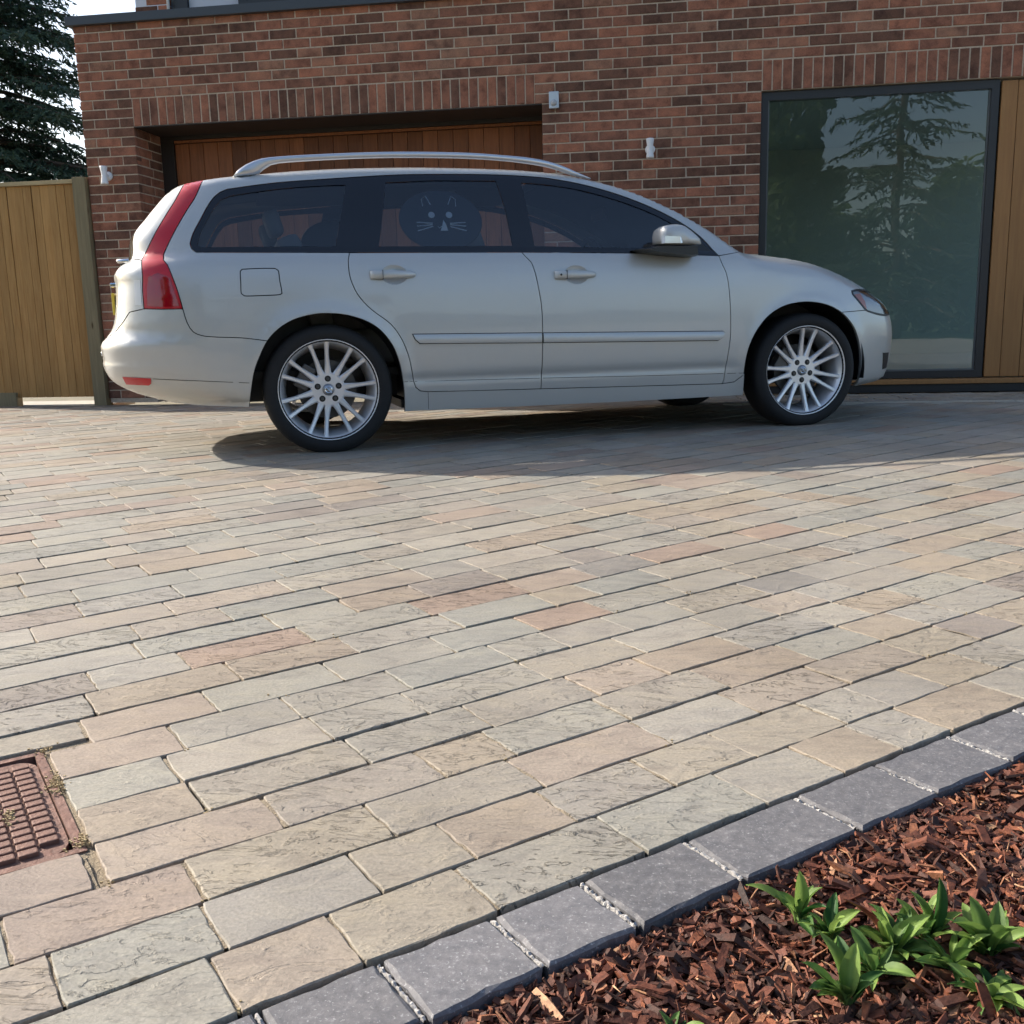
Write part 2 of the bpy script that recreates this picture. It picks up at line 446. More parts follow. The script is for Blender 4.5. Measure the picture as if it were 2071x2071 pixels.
setts = []
nrows = 86
o1 = 0.0
while o1 < 9.2:
    o0 = o1; pk = PITCH + 0.038*min(1.0, max(0.0, o0-0.2)/1.5); o1 = o0 + pk; fk = pk/PITCH
    s = -7.5 + random.random()*0.2
    while s < 6.5:
        L = (random.choice([0.12, 0.15, 0.175, 0.2, 0.21, 0.225]) + (random.random()-0.5)*0.02)*fk
        g = 0.0009
        kj = 0.55+1.3*min(1.0, o0/1.6)
        ga, gb = random.uniform(.0010, .0048)*kj, random.uniform(.0002, .0026)*kj
        c4 = [row_pt(o0+gb, s+g), row_pt(o0+gb+random.uniform(-.0006, .001), s+L-g), row_pt(o1-ga, s+L-g), row_pt(o1-ga+random.uniform(-.001, .001), s+g)]
        mid = (c4[0]+c4[1]+c4[2]+c4[3])*0.25
        s0 = s; s += L
        if mid.y > -0.30 or mid.y < -9.3 or mid.x < -3.4 or mid.x > 8.3: continue
        if mid.x > 5.0 and mid.y > -0.98: continue
        if mid.x < 5.0 and mid.y > -0.42: continue
        if (mid-COVER_C).length < 0.5:
            # cut back the stones that meet the cover frame
            ss = [(c-COVER_C).dot(D0) for c in c4]; oo = [(c-COVER_C).dot(N0) for c in c4]
            a0, a1, b0, b1 = min(ss), max(ss), min(oo), max(oo); Hc = COVER_H+.004
            if a1 > -Hc and a0 < Hc and b1 > -Hc and b0 < Hc:
                opts = [(a0, min(a1, -Hc), b0, b1), (max(a0, Hc), a1, b0, b1), (a0, a1, b0, min(b1, -Hc)), (a0, a1, max(b0, Hc), b1)]
                best = max(opts, key=lambda t: max(0, t[1]-t[0])*max(0, t[3]-t[2]))
                if best[1]-best[0] < .018 or best[3]-best[2] < .018: continue
                best = (best[0]+.002, best[1]-.002, best[2]+.003, best[3]-.003)
                c4 = [COVER_C+D0*best[i]+N0*best[j] for i, j in ((0, 2), (1, 2), (1, 3), (0, 3))]
                mid = (c4[0]+c4[1]+c4[2]+c4[3])*0.25
        q = [px(c) for c in c4]
        area = 0.0
        if all(q):
            area = 0.5*abs(sum(q[i][0]*q[(i+1) % 4][1]-q[(i+1) % 4][0]*q[i][1] for i in range(4)))
            u = sum(t[0] for t in q)/4; w = sum(t[1] for t in q)/4
            if not (-40 < u < 2110 and 0 < w < 2110): area = 0.0
        setts.append((area, c4, mid))
setts.sort(key=lambda t: -t[0])
for i, (a, c4, mid) in enumerate(setts[:300]):
    v, f, ctr = sett_geo([c - mid for c in c4], 6, 0.0028, 0.0012)
    obj('paving_sett', mesh('paving_sett', v, f), M['sett'], drive, loc=mid)
mb = MB(); rv = []
for a, c4, mid in setts[300:]:
    v, f, ctr = sett_geo(c4, 2 if a > 250 else 1, 0.0015, 0.0011)
    mb.add(v, f); x = random.random(); rv += [x]*len(f)
# border course along the house, right of the garage
x = 5.0
while x < 8.4:
    L = random.choice([0.14, 0.17, 0.2, 0.22])
    for y0 in (-0.955, -0.82, -0.685, -0.55, -0.415, -0.28):
        dx = 0.05*math.sin(y0*50)
        c4 = [Vector((x+dx+.004, y0+.004, 0)), Vector((x+dx+L-.004, y0+.004, 0)), Vector((x+dx+L-.004, y0+.128, 0)), Vector((x+dx+.004, y0+.128, 0))]
        v, f, ctr = sett_geo(c4, 1, 0.003, 0.003); mb.add(v, f); xx = random.random(); rv += [xx]*len(f)
    x += L
me = mesh('paving_field', mb.v, mb.f); set_rnd(me, rv)
tag(obj('paving_field', me, M['settf'], drive), kind='stuff')
# pale sand left in the short cross joints, nearly flush
mb = MB()
for a, c4, mid in setts[:1500]:
    if random.random() < 0.12: continue
    p, q = c4[1], c4[2]; d = (c4[1]-c4[0]).normalized()
    lo = -0.0012 - random.random()*0.002
    e = (q-p)*0.04
    n_ = 6; ps = [p+e+(q-p-e*2)*(t/n_) for t in range(n_+1)]
    vv = []
    for t in ps:
        z = lo + (random.random()-0.5)*0.003
        vv += [(t.x-d.x*0.002, t.y-d.y*0.002, z), (t.x+d.x*0.0042, t.y+d.y*0.0042, z+(random.random()-.5)*.001)]
    mb.add(vv, [[2*t, 2*t+1, 2*t+3, 2*t+2] for t in range(n_)])
for sx, sy, lx, ly in ((0, 1, 1, .5), (0, -1, 1, .5), (1, 0, .5, 1), (-1, 0, .5, 1)):
    c = COVER_C+D0*sx*(COVER_H+.05)+N0*sy*(COVER_H+.05); hx_, hy_ = (.05 if sx else COVER_H+.10), (.05 if sy else COVER_H)
    q = [c-D0*hx_-N0*hy_, c+D0*hx_-N0*hy_, c+D0*hx_+N0*hy_, c-D0*hx_+N0*hy_]
    mb.add([(p.x, p.y, -.0065) for p in q], [[0, 1, 2, 3]])
tag(mb.build('joint_sand', M['sand'], drive, fixn=False), kind='stuff')
# sunlit streak painted as a thin pale strip in front of the border course
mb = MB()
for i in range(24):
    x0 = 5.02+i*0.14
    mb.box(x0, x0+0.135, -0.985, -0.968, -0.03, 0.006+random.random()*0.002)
tag(mb.build('sunlit_streak', plain('painted_sunlit_streak', (0.55, 0.50, 0.42), 0.9), drive), kind='stuff')

# kerb of dark tumbled blocks
m, n, l, b = mat_new('dark_limestone')
geo = N(n, 'ShaderNodeNewGeometry'); oi = N(n, 'ShaderNodeObjectInfo')
f1 = N(n, 'ShaderNodeTexNoise', Scale=85.0, Detail=9.0, Roughness=0.8); l.new(geo.outputs['Position'], f1.inputs['Vector'])
f2 = N(n, 'ShaderNodeTexNoise', Scale=22.0, Detail=6.0, Roughness=0.6, Distortion=1.0); l.new(geo.outputs['Position'], f2.inputs['Vector'])
r1 = ramp(n, [(0.33, (0.108, 0.106, 0.112)), (0.55, (0.16, 0.157, 0.162)), (0.66, (0.26, 0.255, 0.257)), (0.75, (0.50, 0.50, 0.50))]); l.new(f1.outputs['Fac'], r1.inputs['Fac'])
r2 = ramp(n, [(0.3, (0.80, 0.80, 0.82)), (0.7, (1.15, 1.12, 1.10))]); l.new(f2.outputs['Fac'], r2.inputs['Fac'])
mx = N(n, 'ShaderNodeMix', _data_type='RGBA', _blend_type='MULTIPLY'); mx.inputs[0].default_value = 1.0
l.new(r1.outputs[0], mx.inputs[6]); l.new(r2.outputs[0], mx.inputs[7])
v = N(n, 'ShaderNodeMapRange'); v.inputs[3].default_value = 0.85; v.inputs[4].default_value = 1.15; l.new(oi.outputs['Random'], v.inputs[0])
f3 = N(n, 'ShaderNodeTexNoise', Scale=260.0, Detail=3.0, Roughness=0.6); l.new(geo.outputs['Position'], f3.inputs['Vector'])
r3 = ramp(n, [(0.60, (0, 0, 0)), (0.70, (.17, .17, .165))]); l.new(f3.outputs['Fac'], r3.inputs['Fac'])
ma = N(n, 'ShaderNodeMix', _data_type='RGBA', _blend_type='ADD'); ma.inputs[0].default_value = 1.0; l.new(mx.outputs[2], ma.inputs[6]); l.new(r3.outputs[0], ma.inputs[7])
sc = N(n, 'ShaderNodeVectorMath', _operation='SCALE'); l.new(ma.outputs[2], sc.inputs[0]); l.new(v.outputs[0], sc.inputs['Scale'])
l.new(sc.outputs[0], b.inputs['Base Color'])
bp = N(n, 'ShaderNodeBump', Strength=0.5, Distance=0.002); l.new(f1.outputs['Fac'], bp.inputs['Height']); l.new(bp.outputs[0], b.inputs['Normal'])
setp(b, rough=0.7, spec=0.3)
M['kerb'] = m
kerb = MB()
kb0, kb1 = ORG + D0*-1.2, ORG + D0*2.55
kw = 0.100
vv = [kb0-N0*0.02, kb1-N0*0.02, kb1-N0*(kw-0.02), kb0-N0*(kw-0.02)]
kerb = obj('kerb', mesh('kerb', [(p.x, p.y, -0.07) for p in vv]+[(p.x, p.y, -0.014) for p in vv], [[4, 5, 6, 7], [0, 1, 5, 4], [1, 2, 6, 5], [2, 3, 7, 6], [3, 0, 4, 7]]), M['sand'])
tag(kerb, kind='structure')
ks = [-0.42, -0.28, -0.13, 0.0, 0.124, 0.255, 0.373, 0.527, 0.72, 0.88, 1.05, 1.22, 1.38, 1.55, 1.72, 1.9, 2.06, 2.22, 2.4]
mbs = MB()
for i in range(len(ks)-1):
    g = 0.004
    a, c = ORG + D0*(ks[i]+g) - N0*0.006, ORG + D0*(ks[i+1]-g) - N0*0.006
    c4 = [a-N0*(kw+random.uniform(-.004, .005)), c-N0*(kw+random.uniform(-.004, .005)), c, a]
    mid = (c4[0]+c4[1]+c4[2]+c4[3])*0.25
    v, f, ctr = sett_geo([p-mid for p in c4], 6, 0.0032, 0.003, lo=-0.065)
    obj('kerb_sett', mesh('kerb_sett', v, f), M['kerb'], kerb, loc=mid)
    # crumbled white mortar in the joint
    p = ORG + D0*ks[i+1]; vv = []
    for t in range(31):
        q = p - N0*(0.006+(kw-0.004)*t/30)
        w0, w1 = random.uniform(.0015, .0048), random.uniform(.0015, .0048); z = random.uniform(-.0045, -.0008)
        for w, dz in ((-w0, -.006), (-w0*.4, 0), (w1*.4, random.uniform(-.001, .001)), (w1, -.006)):
            vv.append((q.x+D0.x*w, q.y+D0.y*w, z+dz))
    mbs.add(vv, [[4*t+k, 4*t+k+1, 4*t+k+5, 4*t+k+4] for t in range(30) for k in range(3)])
tag(mbs.build('joint_mortar', plain('white_mortar', (0.42, 0.40, 0.38), 0.95, noise=.4, scale=300, bump=.5), kerb, fixn=False), kind='stuff')

# ------------------------------------------------------------------ house
house = empty('house', (0, 0, 0))
tag(house, 'modern dark red brick house with garage and large window behind the car', 'house')
Z0 = 2.51                      # bed joint above the soldier courses
WL = -0.22; WR = 8.6
GX0, GX1, OZ = 0.237, 3.653, 2.285
WX0 = 5.334
mb = MB()
mb.box(WL+.006, GX0-.004, .004, .66, 0, 3.12); mb.box(GX1+.004, WX0-.004, .004, .66, 0, 3.12)
mb.box(GX0-.004, GX1+.004, .004, .30, OZ+.004, 3.12); mb.box(WX0-.004, WR, .004, .30, OZ+.004, 3.12)
wall = mb.build('wall', M['mortar'], house)

def brick_mesh(L, H, D, seed):
    rr = random.Random(seed); j = lambda a: (rr.random()-0.5)*a
    c = 0.0035; v = []
    for (sx, sz) in ((0, 0), (1, 0), (1, 1), (0, 1)):
        v.append((sx*L-L/2+j(.002), D, sz*H-H/2+j(.002)))
    for (sx, sz) in ((0, 0), (1, 0), (1, 1), (0, 1)):
        v.append((v[len(v)-4][0], 0.003+j(.002), v[len(v)-4][2]))
    for (sx, sz) in ((0, 0), (1, 0), (1, 1), (0, 1)):
        x, _, z = v[len(v)-4]
        v.append((x+(c+j(.003))*(1 if sx == 0 else -1), -0.0015+j(.002), z+(c+j(.003))*(1 if sz == 0 else -1)))
    f = [[8, 9, 10, 11]]
    for i in range(4):
        k = (i+1) % 4
        f.append([i, k, 4+k, 4+i]); f.append([4+i, 4+k, 8+k, 8+i])
    return mesh('brick', v, f)
BV = [brick_mesh(0.215, 0.065, 0.085, s) for s in range(8)]
for me in BV: me.materials.append(M['brick'])
SV = [brick_mesh(0.0645, 0.213, 0.085, 50+s) for s in range(6)]
for me in SV: me.materials.append(M['brick'])

bricks = []   # (x centre, z centre, length, soldier?)
def warp(j):   # joint number -> x; two tighter bricks over the garage
    return 0.225*j - 0.033*min(max(j-8, 0), 2)
for r in range(-34, 9):
    zb = Z0 + 0.075*(r-1); zc = zb + 0.0375
    if zb < -0.03: continue
    off = 0.0 if r % 2 else 0.5
    spans = [(WL, WR)]
    if zc < OZ: spans = [(WL, GX0-.002), (GX1+.002, WX0-.002)]
    elif zc < Z0: spans = [(WL, GX0-.003), (3.60, WX0-.003)]
    for a, c in spans:
        js = [warp(j+off) for j in range(-3, 42)]
        cuts = [a-0.005] + [x for x in js if a+0.05 < x < c-0.045] + [c+0.005]
        for i in range(len(cuts)-1):
            L = cuts[i+1]-cuts[i]-0.010
            if L < 0.03: continue
            bricks.append(((cuts[i]+cuts[i+1])/2, zc, L, False))
for a, c in ((GX0, 3.60), (WX0, WR)):
    nn = int(round((c-a)/0.075)); p = (c-a)/nn
    for i in range(nn): bricks.append((a+p*(i+.5), (OZ+Z0)/2, p-0.010, True))
scored = []
for (x, z, L, so) in bricks:
    q = px((x, 0, z)); ar = 0
    if q and -20 < q[0] < 2090 and -20 < q[1] < 860 and not in_poly(q[0], q[1], CAR_PX):
        ar = L*(0.215 if so else 0.065)/((x-CAM_LOC.x)**2+CAM_LOC.y**2)
    scored.append((ar, x, z, L, so))
scored.sort(key=lambda t: -t[0])
for ar, x, z, L, so in scored[:300]:
    me = random.choice(SV if so else BV)
    o = obj('brick', me, None, wall, loc=(x, random.uniform(-.0015, .0015), z))
    o.scale = (L/(0.0645 if so else 0.215), 1, 1)
mb = MB(); rv = []
def add_brick(x, z, L, so, T=None):
    me = random.choice(SV if so else BV); sx = L/(0.0645 if so else 0.215)
    dy = random.uniform(-.0015, .0015)
    vs = [(q.co.x*sx+x, q.co.y+dy, q.co.z+z) for q in me.vertices]
    if T: vs = [T(q) for q in vs]
    mb.add(vs, [list(p.vertices) for p in me.polygons]); t = random.random(); rv.extend([t]*len(me.polygons))
for ar, x, z, L, so in scored[300:]: add_brick(x, z, L, so)
# garage reveal (left jamb), wall end and upper pier
for r in range(0, 31):
    zc = OZ-.0375-0.075*r
    if zc < 0: break
    for i, y in enumerate((0.11, 0.335, 0.56) if r % 2 else (0.16, 0.385, 0.59)):
        L = 0.215 if not (r % 2 == 0 and i == 2) else 0.13
        add_brick(y, zc, L, False, T=lambda q: (GX0-q[1]-0.0015, q[0], q[2]))
for r in range(0, 41):
    add_brick(0.33 if r % 2 else 0.22, 0.035+0.075*r, 0.215, False, T=lambda q: (WL+q[1], q[0], q[2]))
UY = 1.05
for r in range(0, 20):
    zc = 3.2+0.075*r
    for i in range(2):
        xx = -0.2+0.1125*(r % 2)+0.225*i
        L = min(0.215, 0.115-xx)
        if L > .04: add_brick(xx+L/2, zc, L, False, T=lambda q: (q[0], q[1]+UY, q[2]))
me = mesh('brick_field', mb.v, mb.f); set_rnd(me, rv)
tag(obj('brick_field', me, M['brickf'], wall), kind='stuff')

# coping and flat roof
co = MB(); co.box(WL-.045, WR, -.045, .34, 3.088, 3.158); coping = co.build('coping', M['coping'], house, bevel=0.004)
MB().box(WL, WR, .30, UY+3, 3.02, 3.085).build('flat_roof', M['coping'], house)
# upper storey set back
us = MB(); us.box(-.195, .112, UY+.004, 6, 3.085, 5.6); us.box(.30, WR, UY+.06, 6, 3.085, 5.6); us.box(.112, .30, UY+.12, 6, 3.085, 5.6)
upper = us.build('upper_storey', M['render'], house)
MB().tube([(.138, UY-.03, 3.09), (.138, UY-.03, 5.5)], 0.014, 10).build('downpipe', M['white'], house, smooth=True)
MB().box(.165, .295, UY+.02, UY+.11, 3.1, 5.4).build('window_frame', M['frame'], house)
uf = MB(); uf.box(.80, 2.6, UY-.01, UY+.055, 3.465, 3.52); uf.box(.80, .86, UY-.01, UY+.055, 3.52, 5.2); uf.box(.80, 2.6, UY+.03, UY+.055, 3.52, 5.2)
uf.build('upper_window_frame', M['frame'], house)
# garage: soffit lintel, frame, planks
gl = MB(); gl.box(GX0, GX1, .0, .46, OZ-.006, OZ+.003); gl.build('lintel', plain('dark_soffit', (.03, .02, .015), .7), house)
gd = MB(); gd.box(GX0+.002, GX1-.002, .44, .54, 2.245, OZ-.008); gd.box(GX0+.002, GX0+.12, .44, .54, 0, 2.244); gd.box(GX1-.05, GX1-.002, .44, .54, 0, 2.244)
gd.box(GX0+.12, GX1-.05, .50, .54, 0, 2.245)
gdoor = gd.build('garage_door', plain('garage_frame', (0.02, 0.014, 0.011), .5), house)
gx = GX0+.12; pm = None
while gx < GX1-.06:
    w = 0.131
    if pm is None:
        tmp = MB().box(0, 0.128, 0, .03, 0.01, 2.215).build('plank', M['door_dark'], gdoor, bevel=0.004, loc=(gx, .468, 0)); pm = tmp.data
    else: obj('plank', pm, None, gdoor, loc=(gx, .468, 0))
    gx += w
MB().box(GX0+.12, GX1-.05, .458, .47, 2.22, 2.243).build('head_rail', M['door_dark'], gdoor)
# big window
WX1 = 7.05; WZ0 = 0.105
wf = MB(); y0, y1 = .035, .11
wf.box(WX0+.002, WX0+.052, y0, y1, WZ0, OZ-.002); wf.box(WX1-.055, WX1, y0, y1, WZ0, OZ-.002)
wf.box(WX0+.052, WX1-.055, y0, y1, OZ-.062, OZ-.002); wf.box(WX0+.052, WX1-.055, y0, y1, WZ0, WZ0+.055)
win = wf.build('window', M['frame'], house)
M['pane'] = m_glass('window_glass', (0.62, 0.72, 0.66), refl=0.045, wob=0.003)
obj('pane', mesh('pane', [(WX0+.05, .065, WZ0+.05), (WX1-.053, .065, WZ0+.05), (WX1-.053, .065, OZ-.06), (WX0+.05, .065, OZ-.06)], [[0, 1, 2, 3]]), M['pane'], win)
gk = MB(); gi = .012
gk.box(WX0+.052, WX0+.052+gi, .055, .063, WZ0+.055, OZ-.062); gk.box(WX1-.055-gi, WX1-.055, .055, .063, WZ0+.055, OZ-.062); gk.box(WX0+.064, WX1-.067, .055, .063, WZ0+.055, WZ0+.067)
gk.build('gasket', plain('gasket_grey', (.12, .13, .13), .4), win)
# room behind the glass, right side left open so sky light brightens it
rm = MB(); rm.v = [(5.2, .3, .1), (9, .3, .1), (9, 5, .1), (5.2, 5, .1), (5.2, .3, 2.6), (9, .3, 2.6), (9, 5, 2.6), (5.2, 5, 2.6)]
rm.f = [[0, 1, 2, 3], [7, 6, 5, 4], [3, 2, 6, 7], [0, 3, 7, 4]]
obj('room', mesh('room', rm.v, rm.f), plain('room_plaster', (.42, .46, .44), .9), house)
# oak threshold and door boards
MB().box(WX0+.002, WR, -.055, .10, .062, .098).build('threshold', M['oak'], house, bevel=.004)
MB().box(WX0+.002, WR, -.035, .10, 0, .06).build('plinth', M['frame'], house)
od = MB(); od.box(7.062, WR, .075, .12, .105, OZ-.012); odoor = od.build('front_door', M['frame'], house)
xx = 7.066
for i, w in enumerate([.115, .14, .14, .14, .14, .14, .14]):
    MB().box(0, w-.004, .03, .074, .108, OZ-.014).build('board', M['oak'], odoor, bevel=.003, loc=(xx, 0, 0)); xx += w

# ------------------------------------------------------------------ wall fittings
def wall_lamp(x, z, label):
    t = empty('wall_lamp', (x, 0, z)); tag(t, label, 'wall lamp', 'white up and down wall lamps')
    MB().lathe([(0.0, -.002), (.036, -.002), (.038, -.012), (.032, -.022), (.0, -.024)], 24).build('wall_plate', M['white'], t, smooth=True)
    MB().box(-.012, .012, -.05, -.02, -.012, .012).build('bracket', M['white'], t, bevel=.003)
    prof = [(.0, -.072), (.026, -.073), (.030, -.07), (.029, -.055), (.0215, -.012), (.0215, .012), (.029, .055), (.030, .07), (.026, .073), (.0, .072)]
    MB().lathe(prof, 28, 'z', (0, -.075, 0)).build('shade', M['white'], t, smooth=True)
    return t
wall_lamp(-.028, 1.902, 'white waisted wall lamp left of the garage, above the fence end')
wall_lamp(4.495, 1.902, 'white waisted wall lamp on the brickwork between garage and window')
t = empty('wall_sensor', (3.752, 0, 2.303)); tag(t, 'small square steel light sensor with a domed eye beside the garage corner', 'sensor')
MB().box(-.038, .038, -.034, 0, -.062, .062).build('housing', M['steel'], t, bevel=.004)
MB().lathe([(.0, -.058), (.012, -.055), (.021, -.046), (.025, -.034)], 20, 'y', (0, 0, -.022)).build('lens', plain('sensor_lens', (.45, .45, .46), .25), t, smooth=True)

# ------------------------------------------------------------------ fence
fence = empty('fence', (-.75, .02, 0)); tag(fence, 'tall treated timber board fence with capping rail left of the house', 'fence')
fm = None
for i in range(26):
    X = .37 - .0775*(i+1)
    if fm is None:
        o = MB().box(0, .0735, 0, .013, .055, 1.86).build('board', M['fence'], fence, loc=(X, 0, 0), bevel=.0025, rot=(0, 0, 0.04)); fm = o.data
    else: obj('board', fm, None, fence, loc=(X, random.uniform(-.002, .002), 0), rot=(0, random.uniform(-.003, .003), 0.04+random.uniform(-.02, .02)))
MB().box(-1.65, .398, -.022, .05, 1.862, 1.895).build('capping', plain('capping_pine', (.42, .32, .17), .8, noise=.2, scale=12), fence, bevel=.003)
MB().box(-1.65, .398, .0165, .0195, .09, 1.86).build('gap_darkening_sheet', M['frame'], fence)  # dark sheet added behind the boards to block light and keep gaps dark
MB().box(-1.65, .372, .02, .06, .25, .33).build('rail', M['fence_post'], fence)
MB().box(-1.65, .372, .02, .06, 1.5, 1.58).build('rail', M['fence_post'], fence)
MB().box(.402, .518, -.06, .05, -.05, 1.905).build('post', M['fence_post'], fence, bevel=.004)
MB().box(-.62, -.36, -.03, .06, -.05, .10).build('gravel_board', M['fence_post'], fence, bevel=.004)
MB().box(-1.65, .476, .06, .5, -.05, -.015).build('base_slab', plain('concrete_base', (.45, .42, .37), .9, noise=.15), fence)
# ------------------------------------------------------------------ car
def pchip(xs, ys):
    xs = np.array(xs, float); ys = np.array(ys, float)
    h = np.diff(xs); d = np.diff(ys)/h
    m = np.zeros(len(xs)); m[0] = d[0]; m[-1] = d[-1]
    for i in range(1, len(xs)-1):
        if d[i-1]*d[i] > 0:
            w1 = 2*h[i]+h[i-1]; w2 = h[i]+2*h[i-1]
            m[i] = (w1+w2)/(w1/d[i-1]+w2/d[i])
    def f(x):
        x = np.clip(np.asarray(x, float), xs[0], xs[-1])
        i = np.clip(np.searchsorted(xs, x)-1, 0, len(h)-1)
        t = (x-xs[i])/h[i]
        return ys[i]*(1+2*t)*(1-t)**2 + m[i]*h[i]*t*(1-t)**2 + ys[i+1]*t*t*(3-2*t) + m[i+1]*h[i]*t*t*(t-1)
    return f
def unzip(L): return [a for a, _ in L], [b_ for _, b_ in L]

TOP = [(-.69, 1.283), (-.627, 1.308), (-.529, 1.327), (-.409, 1.345), (-.256, 1.361), (-.091, 1.378), (.19, 1.397), (.37, 1.404), (.59, 1.409), (.832, 1.408), (1.05, 1.403), (1.18, 1.396), (1.297, 1.385),
       (1.462, 1.355), (1.623, 1.312), (1.772, 1.257), (1.886, 1.203), (2.024, 1.131), (2.118, 1.078), (2.21, 1.02), (2.301, .968), (2.389, .957), (2.534, .943), (2.702, .92), (2.853, .885), (3.006, .841), (3.135, .798), (3.25, .750), (3.305, .715)]
REAR = [(.262, -.80), (.285, -.885), (.32, -.965), (.36, -1.025), (.40, -1.052), (.452, -1.066), (.474, -1.062), (.534, -1.067), (.56, -1.058), (.585, -1.032), (.615, -1.004), (.65, -.986), (.69, -.975), (.76, -.964), (.836, -.958), (.88, -.963), (.917, -.944), (.96, -.884), (1.069, -.862), (1.149, -.801), (1.244, -.722), (1.283, -.69)]
FRONT = [(.187, 3.15), (.205, 3.26), (.228, 3.335), (.276, 3.357), (.385, 3.367), (.47, 3.367), (.54, 3.358), (.60, 3.34), (.649, 3.322), (.685, 3.299), (.715, 3.265)]
FRONT = [(z, x+.04) for z, x in FRONT]
z_t = pchip(*unzip(TOP))
x_r = pchip(*unzip(REAR))
x_f = pchip(*unzip(FRONT + [(.80, 3.22), (1.0, 3.12), (1.5, 3.0)]))
S_ = pchip([.10, .18, .26, .32, .42, .52, .62, .75, .85, .90, .93, .955, .975, 1.0, 1.1, 1.2, 1.3, 1.36, 1.42], [.815, .838, .852, .862, .876, .884, .886, .882, .871, .858, .845, .826, .808, .797, .757, .712, .660, .624, .586])
RXr = pchip([.2, .45, .58, .66, .95, 1.05, 1.4], [.62, .54, .48, .42, .36, .30, .26]); RYr = pchip([.2, .45, .58, .66, .95, 1.05, 1.4], [.50, .40, .36, .30, .26, .19, .13])
def ell(t):
    t = np.clip(t, 0, 1); return 1-np.sqrt(np.maximum(1-(1-t)**2, 0))
def sst(x, a, b_):
    t = np.clip((x-a)/(b_-a), 0, 1); return t*t*(3-2*t)
HUBS = ((-.003, .308), (2.637, .308))
def Y(x, z):
    x = np.asarray(x, float); z = np.asarray(z, float)
    k = sst(x, 1.9, 2.5)
    h = .05+.07*k; dr = .065+.15*k
    y = S_(z) - dr*ell((z_t(x)-z)/h)
    y = y - RYr(z)*ell((x-x_r(z))/RXr(z))
    y = y - .40*ell((x_f(z)-x)/.78)
    for hx, hz in HUBS:
        r = np.sqrt((x-hx)**2+(z-hz)**2)
        y = y + .014*np.exp(-((r-.372)/.045)**2)
    # hollow along the lower door, crisp crease above the sill
    y = y - .006*np.exp(-((z-.345)/.02)**2)*sst(x, .3, .45)*(1-sst(x, 2.1, 2.25))
    return y
def Ynorm(x, z, Y=Y):
    e = 2e-3
    fx = (Y(x+e, z)-Y(x-e, z))/(2*e); fz = (Y(x, z+e)-Y(x, z-e))/(2*e)
    fx = np.clip(np.nan_to_num(fx), -40, 40); fz = np.clip(np.nan_to_num(fz), -40, 40)
    nn = np.stack([-fx, np.ones_like(fx), -fz], 1)
    return nn/np.linalg.norm(nn, axis=1)[:, None]

def dens(pts, step=.02):
    out = []
    n = len(pts)
    for i in range(n):
        a = np.array(pts[i], float); c = np.array(pts[(i+1) % n], float)
        L = np.linalg.norm(c-a); k = max(1, int(math.ceil(L/step)))
        for t in range(k): out.append(a+(c-a)*t/k)
    out = [p for i, p in enumerate(out) if np.linalg.norm(p-out[i-1]) > 1e-4]
    return np.array(out)
def curve(pts, step=.02, closed=False):
    """smooth open curve through points (Catmull-Rom)"""
    P = [np.array(p, float) for p in pts]; out = []
    for i in range(len(P)-1):
        p0 = P[max(i-1, 0)]; p1 = P[i]; p2 = P[i+1]; p3 = P[min(i+2, len(P)-1)]
        k = max(1, int(np.linalg.norm(p2-p1)/step))
        for t in range(k):
            u = t/k
            out.append(.5*((2*p1)+(-p0+p2)*u+(2*p0-5*p1+4*p2-p3)*u*u+(-p0+3*p1-3*p2+p3)*u**3))
    out.append(P[-1])
    return [tuple(p) for p in out]
def signed(P): 
    x, y = P[:, 0], P[:, 1]; return .5*np.sum(x*np.roll(y, -1)-np.roll(x, -1)*y)
def on_edge(p):
    return abs(p[1]-float(z_t(p[0]))) < .006 and p[1] > .7 or (p[1] < 1.29 and abs(p[0]-float(x_r(p[1]))) < .006) or (p[1] < .72 and abs(p[0]-float(x_f(p[1]))) < .006)
def inset(P, d, keep=True):
    if signed(P) < 0: P = P[::-1]
    n = len(P); out = []
    for i in range(n):
        a, c = P[i-1], P[(i+1) % n]
        e1 = P[i]-a; e2 = c-P[i]
        n1 = np.array([-e1[1], e1[0]])/max(np.linalg.norm(e1), 1e-9); n2 = np.array([-e2[1], e2[0]])/max(np.linalg.norm(e2), 1e-9)
        b_ = n1+n2; bl = np.linalg.norm(b_)
        b_ = b_/bl if bl > .2 else n1
        k = d/max(.5, float(b_@n1))
        out.append(P[i] if (keep and on_edge(P[i])) else P[i]+b_*k)
    return np.array(out)
def pip(Q, P):
    x, y = Q[:, 0], Q[:, 1]; c = np.zeros(len(Q), bool); n = len(P)
    for i in range(n):
        x1, y1 = P[i]; x2, y2 = P[(i+1) % n]
        if y1 == y2: continue
        k = ((y1 > y) != (y2 > y)) & (x < (x2-x1)*(y-y1)/(y2-y1)+x1); c ^= k
    return c
_gp = []
for z in np.arange(.18, 1.42, .03):
    for x in np.arange(-1.05, 3.36, .045): _gp.append((x, z))
    xr, R = float(x_r(z)), float(RXr(z)); 
    for a in np.linspace(.12, 1.5, 9): _gp.append((xr+R*(1-math.cos(a)), z+.011))
    xf = float(x_f(z))
    for a in np.linspace(.12, 1.5, 10): _gp.append((xf-.78*(1-math.cos(a)), z+.007))
for x in np.arange(-.68, 3.26, .035):
    k = float(sst(x, 1.9, 2.5)); h = .05+.07*k
    for a in np.linspace(.2, 1.5, 6): _gp.append((x, float(z_t(x))-h*(1-math.cos(a))))
for z in np.arange(.93, .99, .009):
    for x in np.arange(-.9, 2.4, .05): _gp.append((x+.01, z))
GP = np.array(_gp)

